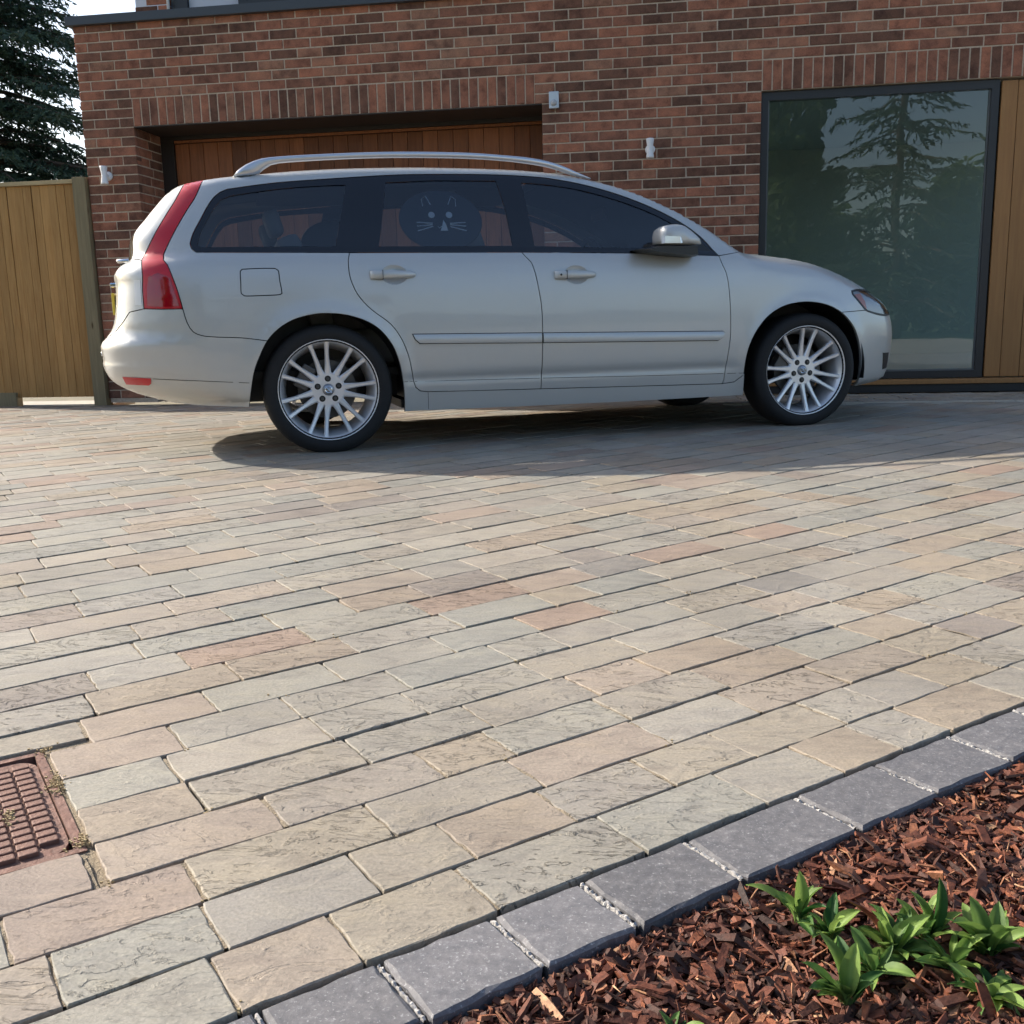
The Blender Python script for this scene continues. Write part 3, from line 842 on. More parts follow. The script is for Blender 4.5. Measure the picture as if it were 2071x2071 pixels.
def panel(name, poly, mat, parent, side=1, holes=(), d=.0022, off=0.0, flange=.02, step=.02, fn=None):
    P = dens(poly, step)
    for q in P:
        if q[1] > .7 and abs(q[1]-float(z_t(q[0]))) < .006: q[1] = float(z_t(q[0]))
        elif q[1] < 1.29 and abs(q[0]-float(x_r(q[1]))) < .006: q[0] = float(x_r(q[1]))
        elif q[1] < .72 and abs(q[0]-float(x_f(q[1]))) < .006: q[0] = float(x_f(q[1]))
    P = inset(P, d)
    H = [dens(h, step) for h in holes]
    loops = [P]+[h if signed(h) < 0 else h[::-1] for h in H]
    G = GP[(GP[:, 0] > P[:, 0].min()) & (GP[:, 0] < P[:, 0].max()) & (GP[:, 1] > P[:, 1].min()) & (GP[:, 1] < P[:, 1].max())]
    if len(G):
        G = G[pip(G, P)]
        for h in H: G = G[~pip(G, h)] if len(G) else G
        if len(G):
            allb = np.concatenate(loops)
            dist = np.min(((G[:, None, :]-allb[None])**2).sum(2), 1); G = G[dist > .006**2]
    vs = [Vector(p) for lp in loops for p in lp]; es = []; base = 0
    for lp in loops:
        es += [(base+i, base+(i+1) % len(lp)) for i in range(len(lp))]; base += len(lp)
    vs += [Vector(p) for p in G]
    ov, oe, of, _, _, _ = delaunay_2d_cdt(vs, es, [], 0, 1e-6)
    V2 = np.array([(p.x, p.y) for p in ov]); F = np.array([f for f in of if len(f) == 3])
    cen = V2[F].mean(1); ok = pip(cen, P)
    for h in H: ok &= ~pip(cen, h)
    F = F[ok]
    yy = (fn or Y)(V2[:, 0], V2[:, 1])+off
    nn = Ynorm(V2[:, 0], V2[:, 1], fn or Y)
    verts = np.stack([V2[:, 0], yy, V2[:, 1]], 1)
    a = V2[F]; ar = (a[:, 1, 0]-a[:, 0, 0])*(a[:, 2, 1]-a[:, 0, 1])-(a[:, 2, 0]-a[:, 0, 0])*(a[:, 1, 1]-a[:, 0, 1])
    F[ar > 0] = F[ar > 0][:, ::-1]          # outward (+y) normals
    faces = [list(map(int, f)) for f in F]
    cnt = {}
    for f in faces:
        for i in range(3):
            e = (f[i], f[(i+1) % 3]); cnt[tuple(sorted(e))] = cnt.get(tuple(sorted(e)), [])+[e]
    used = sorted({i for f in faces for i in f}); mp = {o: i for i, o in enumerate(used)}
    verts = verts[used]; nn = nn[used]; faces = [[mp[i] for i in f] for f in faces]
    nfront = len(faces); nv = len(verts); extra = {}; ev = []
    if flange:
        for k, e in cnt.items():
            if len(e) == 1:
                i, j = mp[e[0][0]], mp[e[0][1]]
                for q in (i, j):
                    if q not in extra: extra[q] = nv+len(ev); ev.append(verts[q]-np.array([0, flange, 0]))
                faces.append([j, i, extra[i], extra[j]])
    allv = np.concatenate([verts, np.array(ev)]) if ev else verts
    if side < 0:
        allv = allv*np.array([1, -1, 1]); faces = [f[::-1] for f in faces]; nn = nn*np.array([1, -1, 1])
    me = mesh(name, allv, faces)
    sm = [True]*nfront+[False]*(len(faces)-nfront)
    me.polygons.foreach_set('use_smooth', sm)
    ln = []
    for p in me.polygons:
        if p.index < nfront:
            for li in p.loop_indices: ln.append(tuple(nn[me.loops[li].vertex_index]))
        else:
            for li in p.loop_indices: ln.append(tuple(p.normal))
    me.normals_split_custom_set(ln)
    return obj(name, me, mat, parent)

# paint and trims
m, n, l, b = mat_new('silver_paint')
setp(b, color=(.5, .5, .485), rough=.4, metal=.3, coat=.7, coatr=.03)
tc = N(n, 'ShaderNodeTexCoord'); fl = N(n, 'ShaderNodeTexNoise', Scale=900.0, Detail=2.0); l.new(tc.outputs['Object'], fl.inputs['Vector'])
r = ramp(n, [(.3, (.47, .475, .465)), (.7, (.525, .53, .515))]); l.new(fl.outputs['Fac'], r.inputs['Fac']); l.new(r.outputs[0], b.inputs['Base Color'])
du = N(n, 'ShaderNodeTexNoise', Scale=3.0, Detail=6.0); l.new(tc.outputs['Object'], du.inputs['Vector'])
rr = ramp(n, [(.35, (.37, .37, .37)), (.7, (.45, .45, .45))]); l.new(du.outputs['Fac'], rr.inputs['Fac']); l.new(rr.outputs[0], b.inputs['Roughness'])
M['paint'] = m
M['glossblack'] = plain('gloss_black', (.006, .006, .008), .12, coat=.5)
M['carglass'] = m_glass('tinted_car_glass', (.66, .72, .78), refl=.045)
M['screen'] = m_glass('windscreen_glass', (.62, .68, .66), refl=.03)
M['red'] = plain('red_lens', (.48, .003, .014), .35, coat=.55, coatr=.10, spec=.35)
M['redd'] = plain('dark_red_lens', (.30, .003, .012), .08, coat=1.0)
M['clear'] = m_glass('clear_lens', (.85, .85, .85), refl=.05)
M['chrome'] = plain('chrome', (.75, .75, .76), .12, metal=1.0)
M['alloy'] = plain('alloy_wheel', (.72, .72, .74), .35, metal=.55, coat=.4)
M['rail'] = plain('satin_rail', (.60, .61, .64), .28, metal=.75)
M['iron'] = plain('brake_iron', (.10, .095, .09), .5, metal=.6)
M['cloth'] = plain('seat_cloth', (.17, .17, .165), .9)
M['amber'] = plain('amber_lens', (.85, .16, .03), .3, coat=.3)

CARY = math.radians(23.7)
car = empty('car', (2.6223, -2.6876, 0), CARY)
tag(car, 'silver estate car parked on the driveway in front of the garage', 'car')

ARCH_R = curve([(-.388, .239), (-.375, .316), (-.354, .41), (-.324, .482), (-.283, .555), (-.229, .609), (-.155, .651), (-.066, .673), (.014, .677), (.105, .666), (.191, .637), (.258, .592), (.313, .52), (.345, .436), (.36, .354), (.367, .277), (.368, .183)])
ARCH_F = curve([(2.251, .184), (2.246, .31), (2.255, .41), (2.278, .483), (2.321, .556), (2.384, .62), (2.466, .664), (2.559, .682), (2.645, .682), (2.746, .663), (2.842, .619), (2.921, .55), (2.968, .472), (2.997, .393), (3.013, .305), (3.016, .205)])
ia = min(range(len(ARCH_R)), key=lambda i: math.dist(ARCH_R[i], (-.283, .56))); ARa, ARb = ARCH_R[:ia+1], ARCH_R[ia:]
ia = min(range(len(ARCH_F)), key=lambda i: math.dist(ARCH_F[i], (2.842, .620))); AFa, AFb = ARCH_F[:ia+1], ARCH_F[ia:]
BLINE = curve([(-.655, .712), (-.641, .649), (-.617, .606), (-.577, .587), (-.515, .579), (-.40, .572), ARa[-1]])
LAMPF = curve([(-.523, float(z_t(-.523))), (-.563, 1.238), (-.602, 1.179), (-.649, 1.103), (-.697, 1.019), (-.725, .963), (-.726, .939), (-.708, .914), (-.685, .843), (-.668, .779), (-.655, .712)])
DOORR = curve([(.137, .965), (.126, .929), (.125, .864), (.137, .813), (.16, .762), (.202, .71), (.245, .672), (.296, .634), (.332, .596), (.368, .535), (.395, .459), (.411, .375), (.417, .336), (.427, .305), (.45, .285), (.489, .279)])
DOORB = curve([(1.008, .962), (1.027, .933), (1.047, .912), (1.062, .861), (1.077, .777), (1.088, .7), (1.092, .607), (1.091, .452), (1.087, .269)])
DOORF = curve([(2.10, .936), (2.112, .888), (2.128, .850), (2.140, .788), (2.149, .691), (2.155, .552), (2.152, .47), (2.14, .347), (2.132, .27), (2.126, .254)])
DLOB = [(-.577, .972), (.137, .966), (1.008, .962), (1.62, .953), (2.10, .936)]
DLOR = curve([(-.414, 1.275), (-.45, 1.259), (-.476, 1.238), (-.512, 1.189), (-.552, 1.119), (-.584, 1.063), (-.602, 1.013), (-.597, .990), (-.577, .972)])
DLOT = curve([(2.10, .936), (2.05, 1.008), (1.99, 1.066), (1.905, 1.125), (1.784, 1.189), (1.673, 1.236), (1.563, 1.275), (1.419, 1.315), (1.276, 1.343), (1.146, 1.358), (.898, 1.367), (.577, 1.364), (.359, 1.355), (.029, 1.329), (-.195, 1.308), (-.414, 1.275)])
topline = [(x, float(z_t(x))) for x in np.arange(-.523, 2.30, .03)]
SILLB = [(2.251, .184), (1.6, .179), (1.0, .180), (.368, .183)]
body_poly = LAMPF[::-1] + topline[1:] + [(2.301, .968), (2.20, .95)] + DLOT + DLOR[1:] + [(.137, .966)] + DOORR[1:] + [(1.087, .269), (2.126, .254), (2.20, .262), (2.246, .30)] + SILLB + ARb[::-1][1:] + BLINE[::-1][1:-1]
fuel = curve([(-.375, .892), (-.30, .895), (-.222, .894), (-.207, .884), (-.203, .83), (-.198, .786), (-.208, .768), (-.30, .764), (-.374, .764), (-.389, .776), (-.388, .83), (-.386, .882), (-.375, .892)], .01)[:-1]
rdoor = DOORR + [(.7, .2745), (1.087, .269)] + DOORB[::-1][1:] + [(.6, .964)]
fdoor = DOORB + [(1.6, .261), (2.126, .254)] + DOORF[::-1][1:] + [(1.62, .953)]
fend = DOORF[::-1] + [(2.20, .952), (2.301, .968)] + [(x, float(z_t(x))) for x in np.arange(2.33, 3.02, .03)] + [(3.03, float(z_t(3.03)))] + [(3.03, .7495), (2.985, .748), (2.94, .741), (2.94, .72), (2.974, .685), (3.032, .631), (2.842, .623)] + AFa[::-1] + [(2.246, .30), (2.20, .262)]
HL = curve([(2.94, .741), (2.985, .748), (3.03, .7495), (3.10, .748), (3.19, .735), (3.26, .705), (3.30, .665), (3.318, .628)], .015) + curve([(3.31, .602), (3.25, .598), (3.19, .598), (3.12, .608), (3.07, .618), (3.032, .631), (2.974, .685), (2.94, .72)], .015)
fb_front = [(float(x_f(z)), z) for z in np.arange(.205, .712, .02)] + [(3.305, .715)]
fbump = AFb[::-1] + [(2.842, .623), (3.032, .631), (3.07, .618), (3.12, .608), (3.19, .598), (3.25, .598), (3.31, .602), (3.318, .628), (3.30, .665), (3.26, .705), (3.19, .735), (3.10, .748), (3.03, .7495), (3.03, float(z_t(3.03)))] + [(x, float(z_t(x))) for x in (3.07, 3.11, 3.15, 3.19, 3.23, 3.27)] + fb_front[::-1] + [(3.19, .187), (3.07, .195)]
rb_rear = [(float(x_r(z)), z) for z in np.arange(.578, .270, -.012)]
rbump = ARa + BLINE[::-1][1:] + [(-.75, .713), (-.83, .717), (-.90, .704), (-.935, .66), (-.985, .61), (float(x_r(.59)), .59)] + rb_rear + [(-.80, .262), (-.636, .25)]
tgate = [(-.83, .717), (-.83, .80), (-.824, .871), (-.826, .942), (-.884, .96)] + [(float(x_r(z)), z) for z in np.arange(.945, .60, -.015)] + [(float(x_r(.59)), .59), (-.985, .61), (-.935, .66), (-.90, .704)]
LAMPB = curve([(-.612, float(z_t(-.612))), (-.655, 1.228), (-.694, 1.167), (-.741, 1.091), (-.788, 1.012), (-.822, .955), (-.826, .942)])
lampu = LAMPF + [(-.75, .713), (-.83, .717), (-.83, .80), (-.824, .871)] + LAMPB[::-1] + [(-.58, float(z_t(-.58))), (-.55, float(z_t(-.55)))]
lampglare = LAMPB + [(-.884, .96)] + [(float(x_r(z)), z) for z in np.arange(.99, 1.28, .015)] + [(-.69, 1.283)] + [(x, float(z_t(x))) for x in (-.67, -.645)]
# window panes
def dlo_top_z(x): return float(np.interp(x, [p[0] for p in DLOT[::-1]], [p[1] for p in DLOT[::-1]]))
paneA = curve([(-.57, 1.006), (-.552, 1.06), (-.52, 1.12), (-.48, 1.185), (-.445, 1.225), (-.40, 1.243), (-.15, 1.282), (.10, 1.302)], .03) + [(.155, 1.303), (.075, .998), (-.2, .998), (-.55, .996)]
paneB = [(.285, .996), (.305, 1.08), (.33, 1.2), (.355, 1.318), (.6, 1.332), (.93, 1.334), (.955, 1.2), (.97, .996)]
paneC = [(1.085, .994), (1.075, 1.15), (1.065, 1.325)] + curve([(1.14, 1.322), (1.276, 1.308), (1.419, 1.281), (1.563, 1.241), (1.673, 1.203), (1.784, 1.156), (1.895, 1.095), (1.945, 1.055)], .03) + [(1.955, .97), (1.6, .982)]
dlo = DLOT[:-1] + DLOR[:-1] + DLOB[:-1]
def glassY(x, z): return Y(x, z)
for side in (1, -1):
    bs = panel('body_side', body_poly, M['paint'], car, side, holes=[fuel] if side < 0 else [])
    if side < 0: panel('fuel_flap', fuel, M['paint'], car, side, d=.0048)
    for nm, pl, hx in (('rear_door', rdoor, .335), ('front_door', fdoor, 1.275)):
        zc = .856 if nm == 'rear_door' else .845
        scoop = [(hx+.008+.066*math.cos(2*math.pi*q/28), zc+.048*math.sin(2*math.pi*q/28)) for q in range(28)]
        dr = panel(nm, pl, M['paint'], car, side, holes=[scoop])
        # handle in its scooped recess
        zc = .856 if nm == 'rear_door' else .845
        yb = float(Y(hx, zc))
        mbh = MB()
        for k in range(9):
            for q in range(20):
                a = 2*math.pi*q/20; r = k/8
                xx_, zz_ = hx+.008+.066*r*math.cos(a), zc+.048*r*math.sin(a)
                mbh.v.append((xx_, side*(float(Y(xx_, zz_))-.013*(1-r**3)), zz_))
        for k in range(8):
            for q in range(20):
                q2 = (q+1) % 20; mbh.f.append([k*20+q, k*20+q2, (k+1)*20+q2, (k+1)*20+q])
        mbh.build('handle_scoop', M['paint'], dr, smooth=True)
        hm = MB(); sec = [(-.112, .020, .004), (-.108, .0215, .016), (-.09, .022, .024), (-.052, .0215, .030), (.0, .0205, .033), (.06, .0185, .030), (.10, .014, .020), (.112, .010, .010), (.115, .004, .004)]
        for (sx, hh, dd) in sec:
            for q in range(10):
                a = 2*math.pi*q/10
                hm.v.append((hx+sx, side*(yb+dd-.010+.010*math.cos(a)), zc+hh*math.sin(a)))
        for i in range(len(sec)-1):
            for q in range(10):
                q2 = (q+1) % 10; hm.f.append([i*10+q, i*10+q2, (i+1)*10+q2, (i+1)*10+q])
        hm.f += [list(range(10)), [80+q for q in range(10)]]
        ho = hm.build('handle', M['paint'], dr, smooth=True)
        MB().box(hx-.0525, hx-.0505, min(side*(yb+.005), side*(yb+.032)), max(side*(yb+.005), side*(yb+.032)), zc-.0222, zc+.0222).build('handle_gap', M['black'], dr)
        if nm == 'front_door' and side < 0:
            MB().lathe([(0, -.028), (.0055, -.028), (.0055, -.015)], 12, 'y', (hx-.082, -yb, zc)).build('key_hole', M['black'], dr)
        # body-colour rubbing strip
        ml = [(.419, .567), (.431, .541), (.453, .521), (.8, .5135), (1.085, .507), (1.086, .556)] if nm == 'rear_door' else [(1.094, .5555), (1.6, .547), (2.108, .538), (2.118, .529), (2.107, .505), (2.08, .490), (1.6, .498), (1.093, .507)]
        P2 = dens(ml, .02); zc_ = {}
        def my(x, z, top=None):
            x = np.asarray(x); z = np.asarray(z); mid = .539-.0178*(x-.42)*1.0
            return Y(x, z)+.013*np.sqrt(np.clip(1-((z-mid)/.034)**2, .05, 1))
        panel('moulding_shadow_gap', [tuple(p) for p in inset(dens(ml, .02), -.0028, False)], M['black'], dr, side, off=.0015, flange=.002, d=0)
        panel('side_moulding', ml, M['paint'], dr, side, d=.001, flange=.012, fn=my)
        # lower crease of the sill line
    panel('front_fender', fend, M['paint'], car, side)
    panel('front_bumper_side', fbump, M['paint'], car, side)
    panel('rear_bumper_side', rbump, M['paint'], car, side)
    panel('tailgate_side', tgate, M['paint'], car, side)
    tl = panel('tail_lamp', lampu, M['red'], car, side, off=.002)
    panel('lamp_glare_panel', lampglare, M['paint'], car, side)  # body-colour panel put in for the sun glare on the upper lamp's rear
    panel('reversing_lamp', [(-.872, .735), (-.838, .732), (-.836, .85), (-.868, .852)], plain('white_lens', (.72, .72, .70), .2, coat=.6), tl, side, off=.002, flange=.003, d=.001)
    lowp = [(-.668, .725), (-.74, .722), (-.815, .728), (-.81, .80), (-.80, .86), (-.755, .88), (-.70, .855), (-.685, .79)]
    panel('brake_cluster', lowp, M['redd'], tl, side, off=.0045, flange=.003, d=.001)
    for nm, ln_ in (('sill_seam', [(.365, .336), (.412, .336)]), ('sill_seam', [(.425, .335), (.8, .330), (1.08, .326)]), ('sill_seam', [(1.097, .326), (1.6, .317), (2.13, .311)]), ('sill_seam', [(2.15, .311), (2.243, .31)]), ('bumper_seam', [(-.822, .392), (-.6, .377), (-.38, .360)]), ('sill_joint', [(.489, .276), (.491, .19)])):
        a_ = np.array(ln_); pg = [tuple(p) for p in a_]+[(p[0]+(.0024 if nm == 'sill_joint' else 0), p[1]-(0 if nm == 'sill_joint' else .0026)) for p in a_[::-1]]
        panel(nm, pg, M['black'], car, side, off=.0006, flange=0, d=0)
    panel('reflector', [(-.969, .402), (-.828, .394), (-.832, .366), (-.845, .357), (-.958, .361)], M['red'], car, side, off=.003, flange=.01, d=.001)
    hl = panel('headlight', HL, M['clear'], car, side, off=.001, flange=.0)
    panel('headlight_bowl', HL, plain('headlight_bowl', (.8, .8, .8), .2, metal=.5), hl, side, off=-.03, flange=.0, d=.004)
    panel('indicator', [(2.958, .722), (2.985, .69), (3.03, .642), (3.055, .634), (3.045, .68), (3.02, .728)], M['amber'], hl, side, off=-.006, flange=.004)
    panel('fog_recess', [(3.215, .387), (3.30, .385), (3.315, .29), (3.25, .283)], M['black'], car, side, off=.002, flange=.004)
    panel('headlight_trim', HL, M['black'], hl, side, holes=[[tuple(p) for p in inset(dens(HL, .015), .010, False)]], off=.0022, flange=.004, d=.0)
    wt = panel('window_trim', dlo, M['glossblack'], car, side, holes=[paneA, paneB, paneC], off=-.004, flange=.018, d=.0018)
    for nm, pn in (('window_pane', paneA), ('window_pane', paneB), ('window_pane', paneC)):
        panel(nm, pn, M['carglass'], car, side, off=-.009, flange=0, d=-.004)
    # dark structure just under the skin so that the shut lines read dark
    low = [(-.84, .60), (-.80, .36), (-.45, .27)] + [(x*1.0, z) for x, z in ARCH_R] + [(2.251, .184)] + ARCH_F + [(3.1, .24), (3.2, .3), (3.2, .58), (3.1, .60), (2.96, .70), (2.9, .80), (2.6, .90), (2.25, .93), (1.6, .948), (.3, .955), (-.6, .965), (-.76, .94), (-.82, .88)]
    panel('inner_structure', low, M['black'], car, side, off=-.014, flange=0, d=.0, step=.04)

# cross surfaces: roof, bonnet, screens, rear and front faces
def yedge(x, z): return float(Y(x, z))
def top_surface(name, x0, x1, mat, bulge, nx=24, ny=20, yfrac=1.0, dz=0.0, parent=None, holes=None, x0c=0.0, x1c=0.0):
    v = []; f = []
    for i in range(nx+1):
        t = i/nx
        for j in range(ny+1):
            w = -1+2*j/ny
            xb0 = x0+x0c*(1-w*w); xb1 = x1+x1c*(1-w*w)
            xs = xb0+(xb1-xb0)*t
            xe = x0+(x1-x0)*t
            z0 = float(z_t(xs)) if (x0c or x1c) else float(z_t(xe)); ye = yedge(xe, float(z_t(xe)))
            bb = bulge(xe) if callable(bulge) else bulge
            y = w*ye*yfrac; q = min(1, abs(y)/ye)
            v.append((xs, y, z0+bb*(1-q*q)**.9+dz))
    for i in range(nx):
        for j in range(ny):
            a = i*(ny+1)+j; f.append([a, a+ny+1, a+ny+2, a+1])
    me = mesh(name, v, f, True)
    bm = bmesh.new(); bm.from_mesh(me); bmesh.ops.recalc_face_normals(bm, faces=bm.faces[:]); bm.to_mesh(me); bm.free()
    if sum(p.normal.z for p in me.polygons) < 0: me.flip_normals()
    return obj(name, me, mat, parent or car)
top_surface('roof', -.69, 1.30, M['paint'], lambda x: .004+.036*float(sst(x, -.69, -.1)), nx=40, x0c=-.012)
top_surface('windscreen_surround', 1.30, 2.30, M['black'], lambda x: .042+.05*sst(x, 1.3, 2.0)*(1-.6*sst(x, 2.0, 2.3)), nx=30, yfrac=.985, dz=-.010)
top_surface('windscreen', 1.34, 2.24, M['screen'], lambda x: .042+.05*sst(x, 1.3, 2.0)*(1-.6*sst(x, 2.0, 2.3)), nx=30, yfrac=.93, dz=-.001)
top_surface('bonnet', 2.33, 3.302, M['paint'], lambda x: .045, nx=30)
top_surface('scuttle', 2.24, 2.335, M['black'], .05, nx=6, dz=-.004)
def end_surface(name, fn, zs, mat, bulge, sgn, ymax=None, ny=20, off=0.0, ymul=1.0):
    v = []; f = []
    for z in zs:
        xe = float(fn(z)); ye = yedge(xe, z)*ymul
        for j in range(ny+1):
            w = -1+2*j/ny; y = w*(ye if ymax is None else min(ymax, ye)); q = min(1, abs(y)/max(ye, 1e-6))
            v.append((xe+sgn*(bulge*(1-q*q)+off), y, z))
    for i in range(len(zs)-1):
        for j in range(ny):
            a = i*(ny+1)+j; f.append([a, a+ny+1, a+ny+2, a+1])
    me = mesh(name, v, f, True)
    if sum(p.normal.x for p in me.polygons)*sgn < 0: me.flip_normals()
    return obj(name, me, mat, car)
rb = end_surface('rear_bumper', x_r, np.arange(.266, .593, .012), M['paint'], .045, -1)
tg = end_surface('tailgate', x_r, np.arange(.590, .965, .012), M['paint'], .05, -1)
end_surface('rear_window', x_r, np.arange(.962, 1.285, .02), M['carglass'], .06, -1)
end_surface('front_bumper', x_f, np.arange(.20, .716, .012), M['paint'], .09, 1)
end_surface('grille', x_f, np.arange(.50, .66, .02), M['black'], .09, 1, ymax=.30, off=.004)
end_surface('lower_intake', x_f, np.arange(.25, .40, .02), M['black'], .09, 1, ymax=.40, off=.004)
# number plate, boot handle, wiper, badge lettering block
pl = MB(); pl.box(-1.026, -1.012, -.255, .255, .70, .81); pl.build('number_plate', plain('plate_yellow', (.65, .48, .06), .4), car, bevel=.002)
MB().box(-1.028, -.99, -.27, .27, .838, .862).build('boot_grip', M['chrome'], car, bevel=.008)
MB().tube([(-.97, .0, .965), (-1.0, .06, .985), (-.955, .33, 1.02)], [.013, .010, .006], 8).build('rear_wiper', M['black'], car, smooth=True)
MB().lathe([(0, -1.01), (.011, -1.006), (.013, -.96), (.014, -.93)], 14, 'x', (0, 0, .985)).build('wiper_hub', M['chrome'], car, smooth=True)
for yy_ in (-.52, -.30, .30, .52): MB().lathe([(0, -.012), (.011, -.011), (.012, 0)], 12, 'x', (-1.085+(.0 if abs(yy_) < .4 else .045), yy_, .505)).build('parking_sensor', M['paint'], car, smooth=True)
# roof rails
for s in (1, -1):
    up = curve([(-.384, 1.343), (-.353, 1.378), (-.303, 1.410), (-.236, 1.431), (-.034, 1.450), (.373, 1.472), (.753, 1.476), (.999, 1.466), (1.166, 1.452), (1.293, 1.425), (1.387, 1.390), (1.465, 1.361)], .04)
    lo_ = curve([(-.262, 1.356), (-.224, 1.388), (-.186, 1.407), (.039, 1.427), (.372, 1.445), (.752, 1.449), (.998, 1.439), (1.166, 1.422), (1.25, 1.408), (1.319, 1.388), (1.36, 1.375), (1.465, 1.355)], .04)
    nS = 44
    def rs(c, t):
        L = [0]
        for i in range(1, len(c)): L.append(L[-1]+math.dist(c[i], c[i-1]))
        q = t*L[-1]; return np.array([np.interp(q, L, [p[0] for p in c]), np.interp(q, L, [p[1] for p in c])])
    rv_ = MB()
    for i in range(nS+1):
        t = i/nS; a = rs(up, t); c = rs(lo_, t)
        prof = [(.0, 0), (.25, .010), (.75, .012), (1.0, .004), (1.0, -.014), (.7, -.020), (.3, -.020), (0, -.014)]
        for fr, dy in prof:
            p = c+(a-c)*fr; yb = .598-.10*max(0, (p[0]-1.1))*0.3
            rv_.v.append((p[0], s*(yb+dy), p[1]))
    k = 8
    for i in range(nS):
        for q in range(k):
            q2 = (q+1) % k; rv_.f.append([i*k+q, i*k+q2, (i+1)*k+q2, (i+1)*k+q])
    rv_.f += [list(range(k)), [nS*k+q for q in range(k)]]
    rv_.build('roof_rail', M['rail'], car, smooth=True)
# door mirror
for s in (1, -1):
    ring = curve([(1.703, .99), (1.700, 1.03), (1.71, 1.066), (1.73, 1.079), (1.786, 1.088), (1.835, 1.080), (1.89, 1.045), (1.928, 1.012), (1.937, .986)], .015)
    mo = MB(); ys = [.835, .86, .90, .95, .985, 1.003, 1.010]; sc_ = [.80, .93, 1.0, 1.0, .93, .75, .35]
    cx, cz = 1.80, 1.015
    cl = ring+[(1.88, .984), (1.80, .984)]
    for y, k in zip(ys, sc_):
        for p in cl: mo.v.append((cx+(p[0]-cx)*k, s*y, cz+(p[1]-cz)*k))
    nr = len(cl)
    for i in range(len(ys)-1):
        for q in range(nr):
            q2 = (q+1) % nr; mo.f.append([i*nr+q, i*nr+q2, (i+1)*nr+q2, (i+1)*nr+q])
    mo.f += [list(range(nr)), [(len(ys)-1)*nr+q for q in range(nr)]]
    mirror = mo.build('door_mirror', M['paint'], car, smooth=True)
    lo2 = MB(); q = [(1.60, .966), (1.70, .985), (1.80, .982), (1.935, .980), (1.942, .93), (1.90, .926), (1.75, .938), (1.66, .948)]
    for y, k in ((.80, 1.0), (.90, .98), (.98, .80)):
        for p in q: lo2.v.append((1.80+(p[0]-1.80)*k, s*y, .962+(p[1]-.962)*k))
    for i in range(2):
        for a in range(8):
            a2 = (a+1) % 8; lo2.f.append([i*8+a, i*8+a2, (i+1)*8+a2, (i+1)*8+a])
    lo2.f += [list(range(8)), [16+a for a in range(8)]]
    lo2.build('mirror_base', M['black'], mirror)
    tri = MB(); tri.add([(1.93, s*.79, .945), (2.085, s*.785, .944), (1.965, s*.76, 1.055), (1.93, s*.815, .945), (2.09, s*.822, .942), (1.965, s*.785, 1.058)], [[0, 1, 2], [3, 4, 5], [0, 1, 4, 3], [1, 2, 5, 4], [2, 0, 3, 5]])
    tri.build('mirror_sail', M['black'], mirror)
    ind = MB(); yy_ = 1.0085
    ind.add([(1.705, s*.985, .990), (1.715, s*1.006, .990), (1.80, s*1.0125, .990), (1.812, s*1.008, .990), (1.705, s*.985, 1.024), (1.715, s*1.006, 1.026), (1.795, s*1.0125, 1.022), (1.803, s*1.010, 1.018)],
            [[0, 1, 5, 4], [1, 2, 6, 5], [2, 3, 7, 6], [4, 5, 6, 7], [0, 3, 2, 1]])
    ind.build('repeater_lamp', plain('clear_repeater', (.75, .76, .78), .1, metal=.4), mirror)
# arch liners, floor
for hx, hz in HUBS:
    for s in (1, -1):
        ln = MB(); nn_ = 24
        for i in range(nn_+1):
            a = -.15+math.pi*1.1*i/nn_
            for y in (.845, .55): ln.v.append((hx+.385*math.cos(a), s*y, hz+.385*math.sin(a)))
        for i in range(nn_): ln.f.append([2*i, 2*i+1, 2*i+3, 2*i+2])
        ln.v += [(hx+.385*math.cos(-.15+math.pi*1.1*i/nn_), s*.55, hz+.385*math.sin(-.15+math.pi*1.1*i/nn_)) for i in range(nn_+1)]
        b0 = 2*(nn_+1); ln.f.append([b0+i for i in range(nn_+1)])
        ln.build('arch_liner', M['black'], car)
fl_ = MB(); fl_.box(.36, 2.25, -.80, .80, .20, .24); fl_.box(-.72, .40, -.45, .45, .29, .35); fl_.box(2.2, 3.2, -.52, .52, .22, .30)
fl_.build('underbody', M['black'], car)
MB().tube([(-.80, -.42, .285), (-.4, -.42, .29)], .03, 10).build('exhaust', M['iron'], car, smooth=True)
MB().tube([(0, -.72, .30), (0, .72, .30)], .05, 10).build('rear_axle', M['iron'], car, smooth=True)

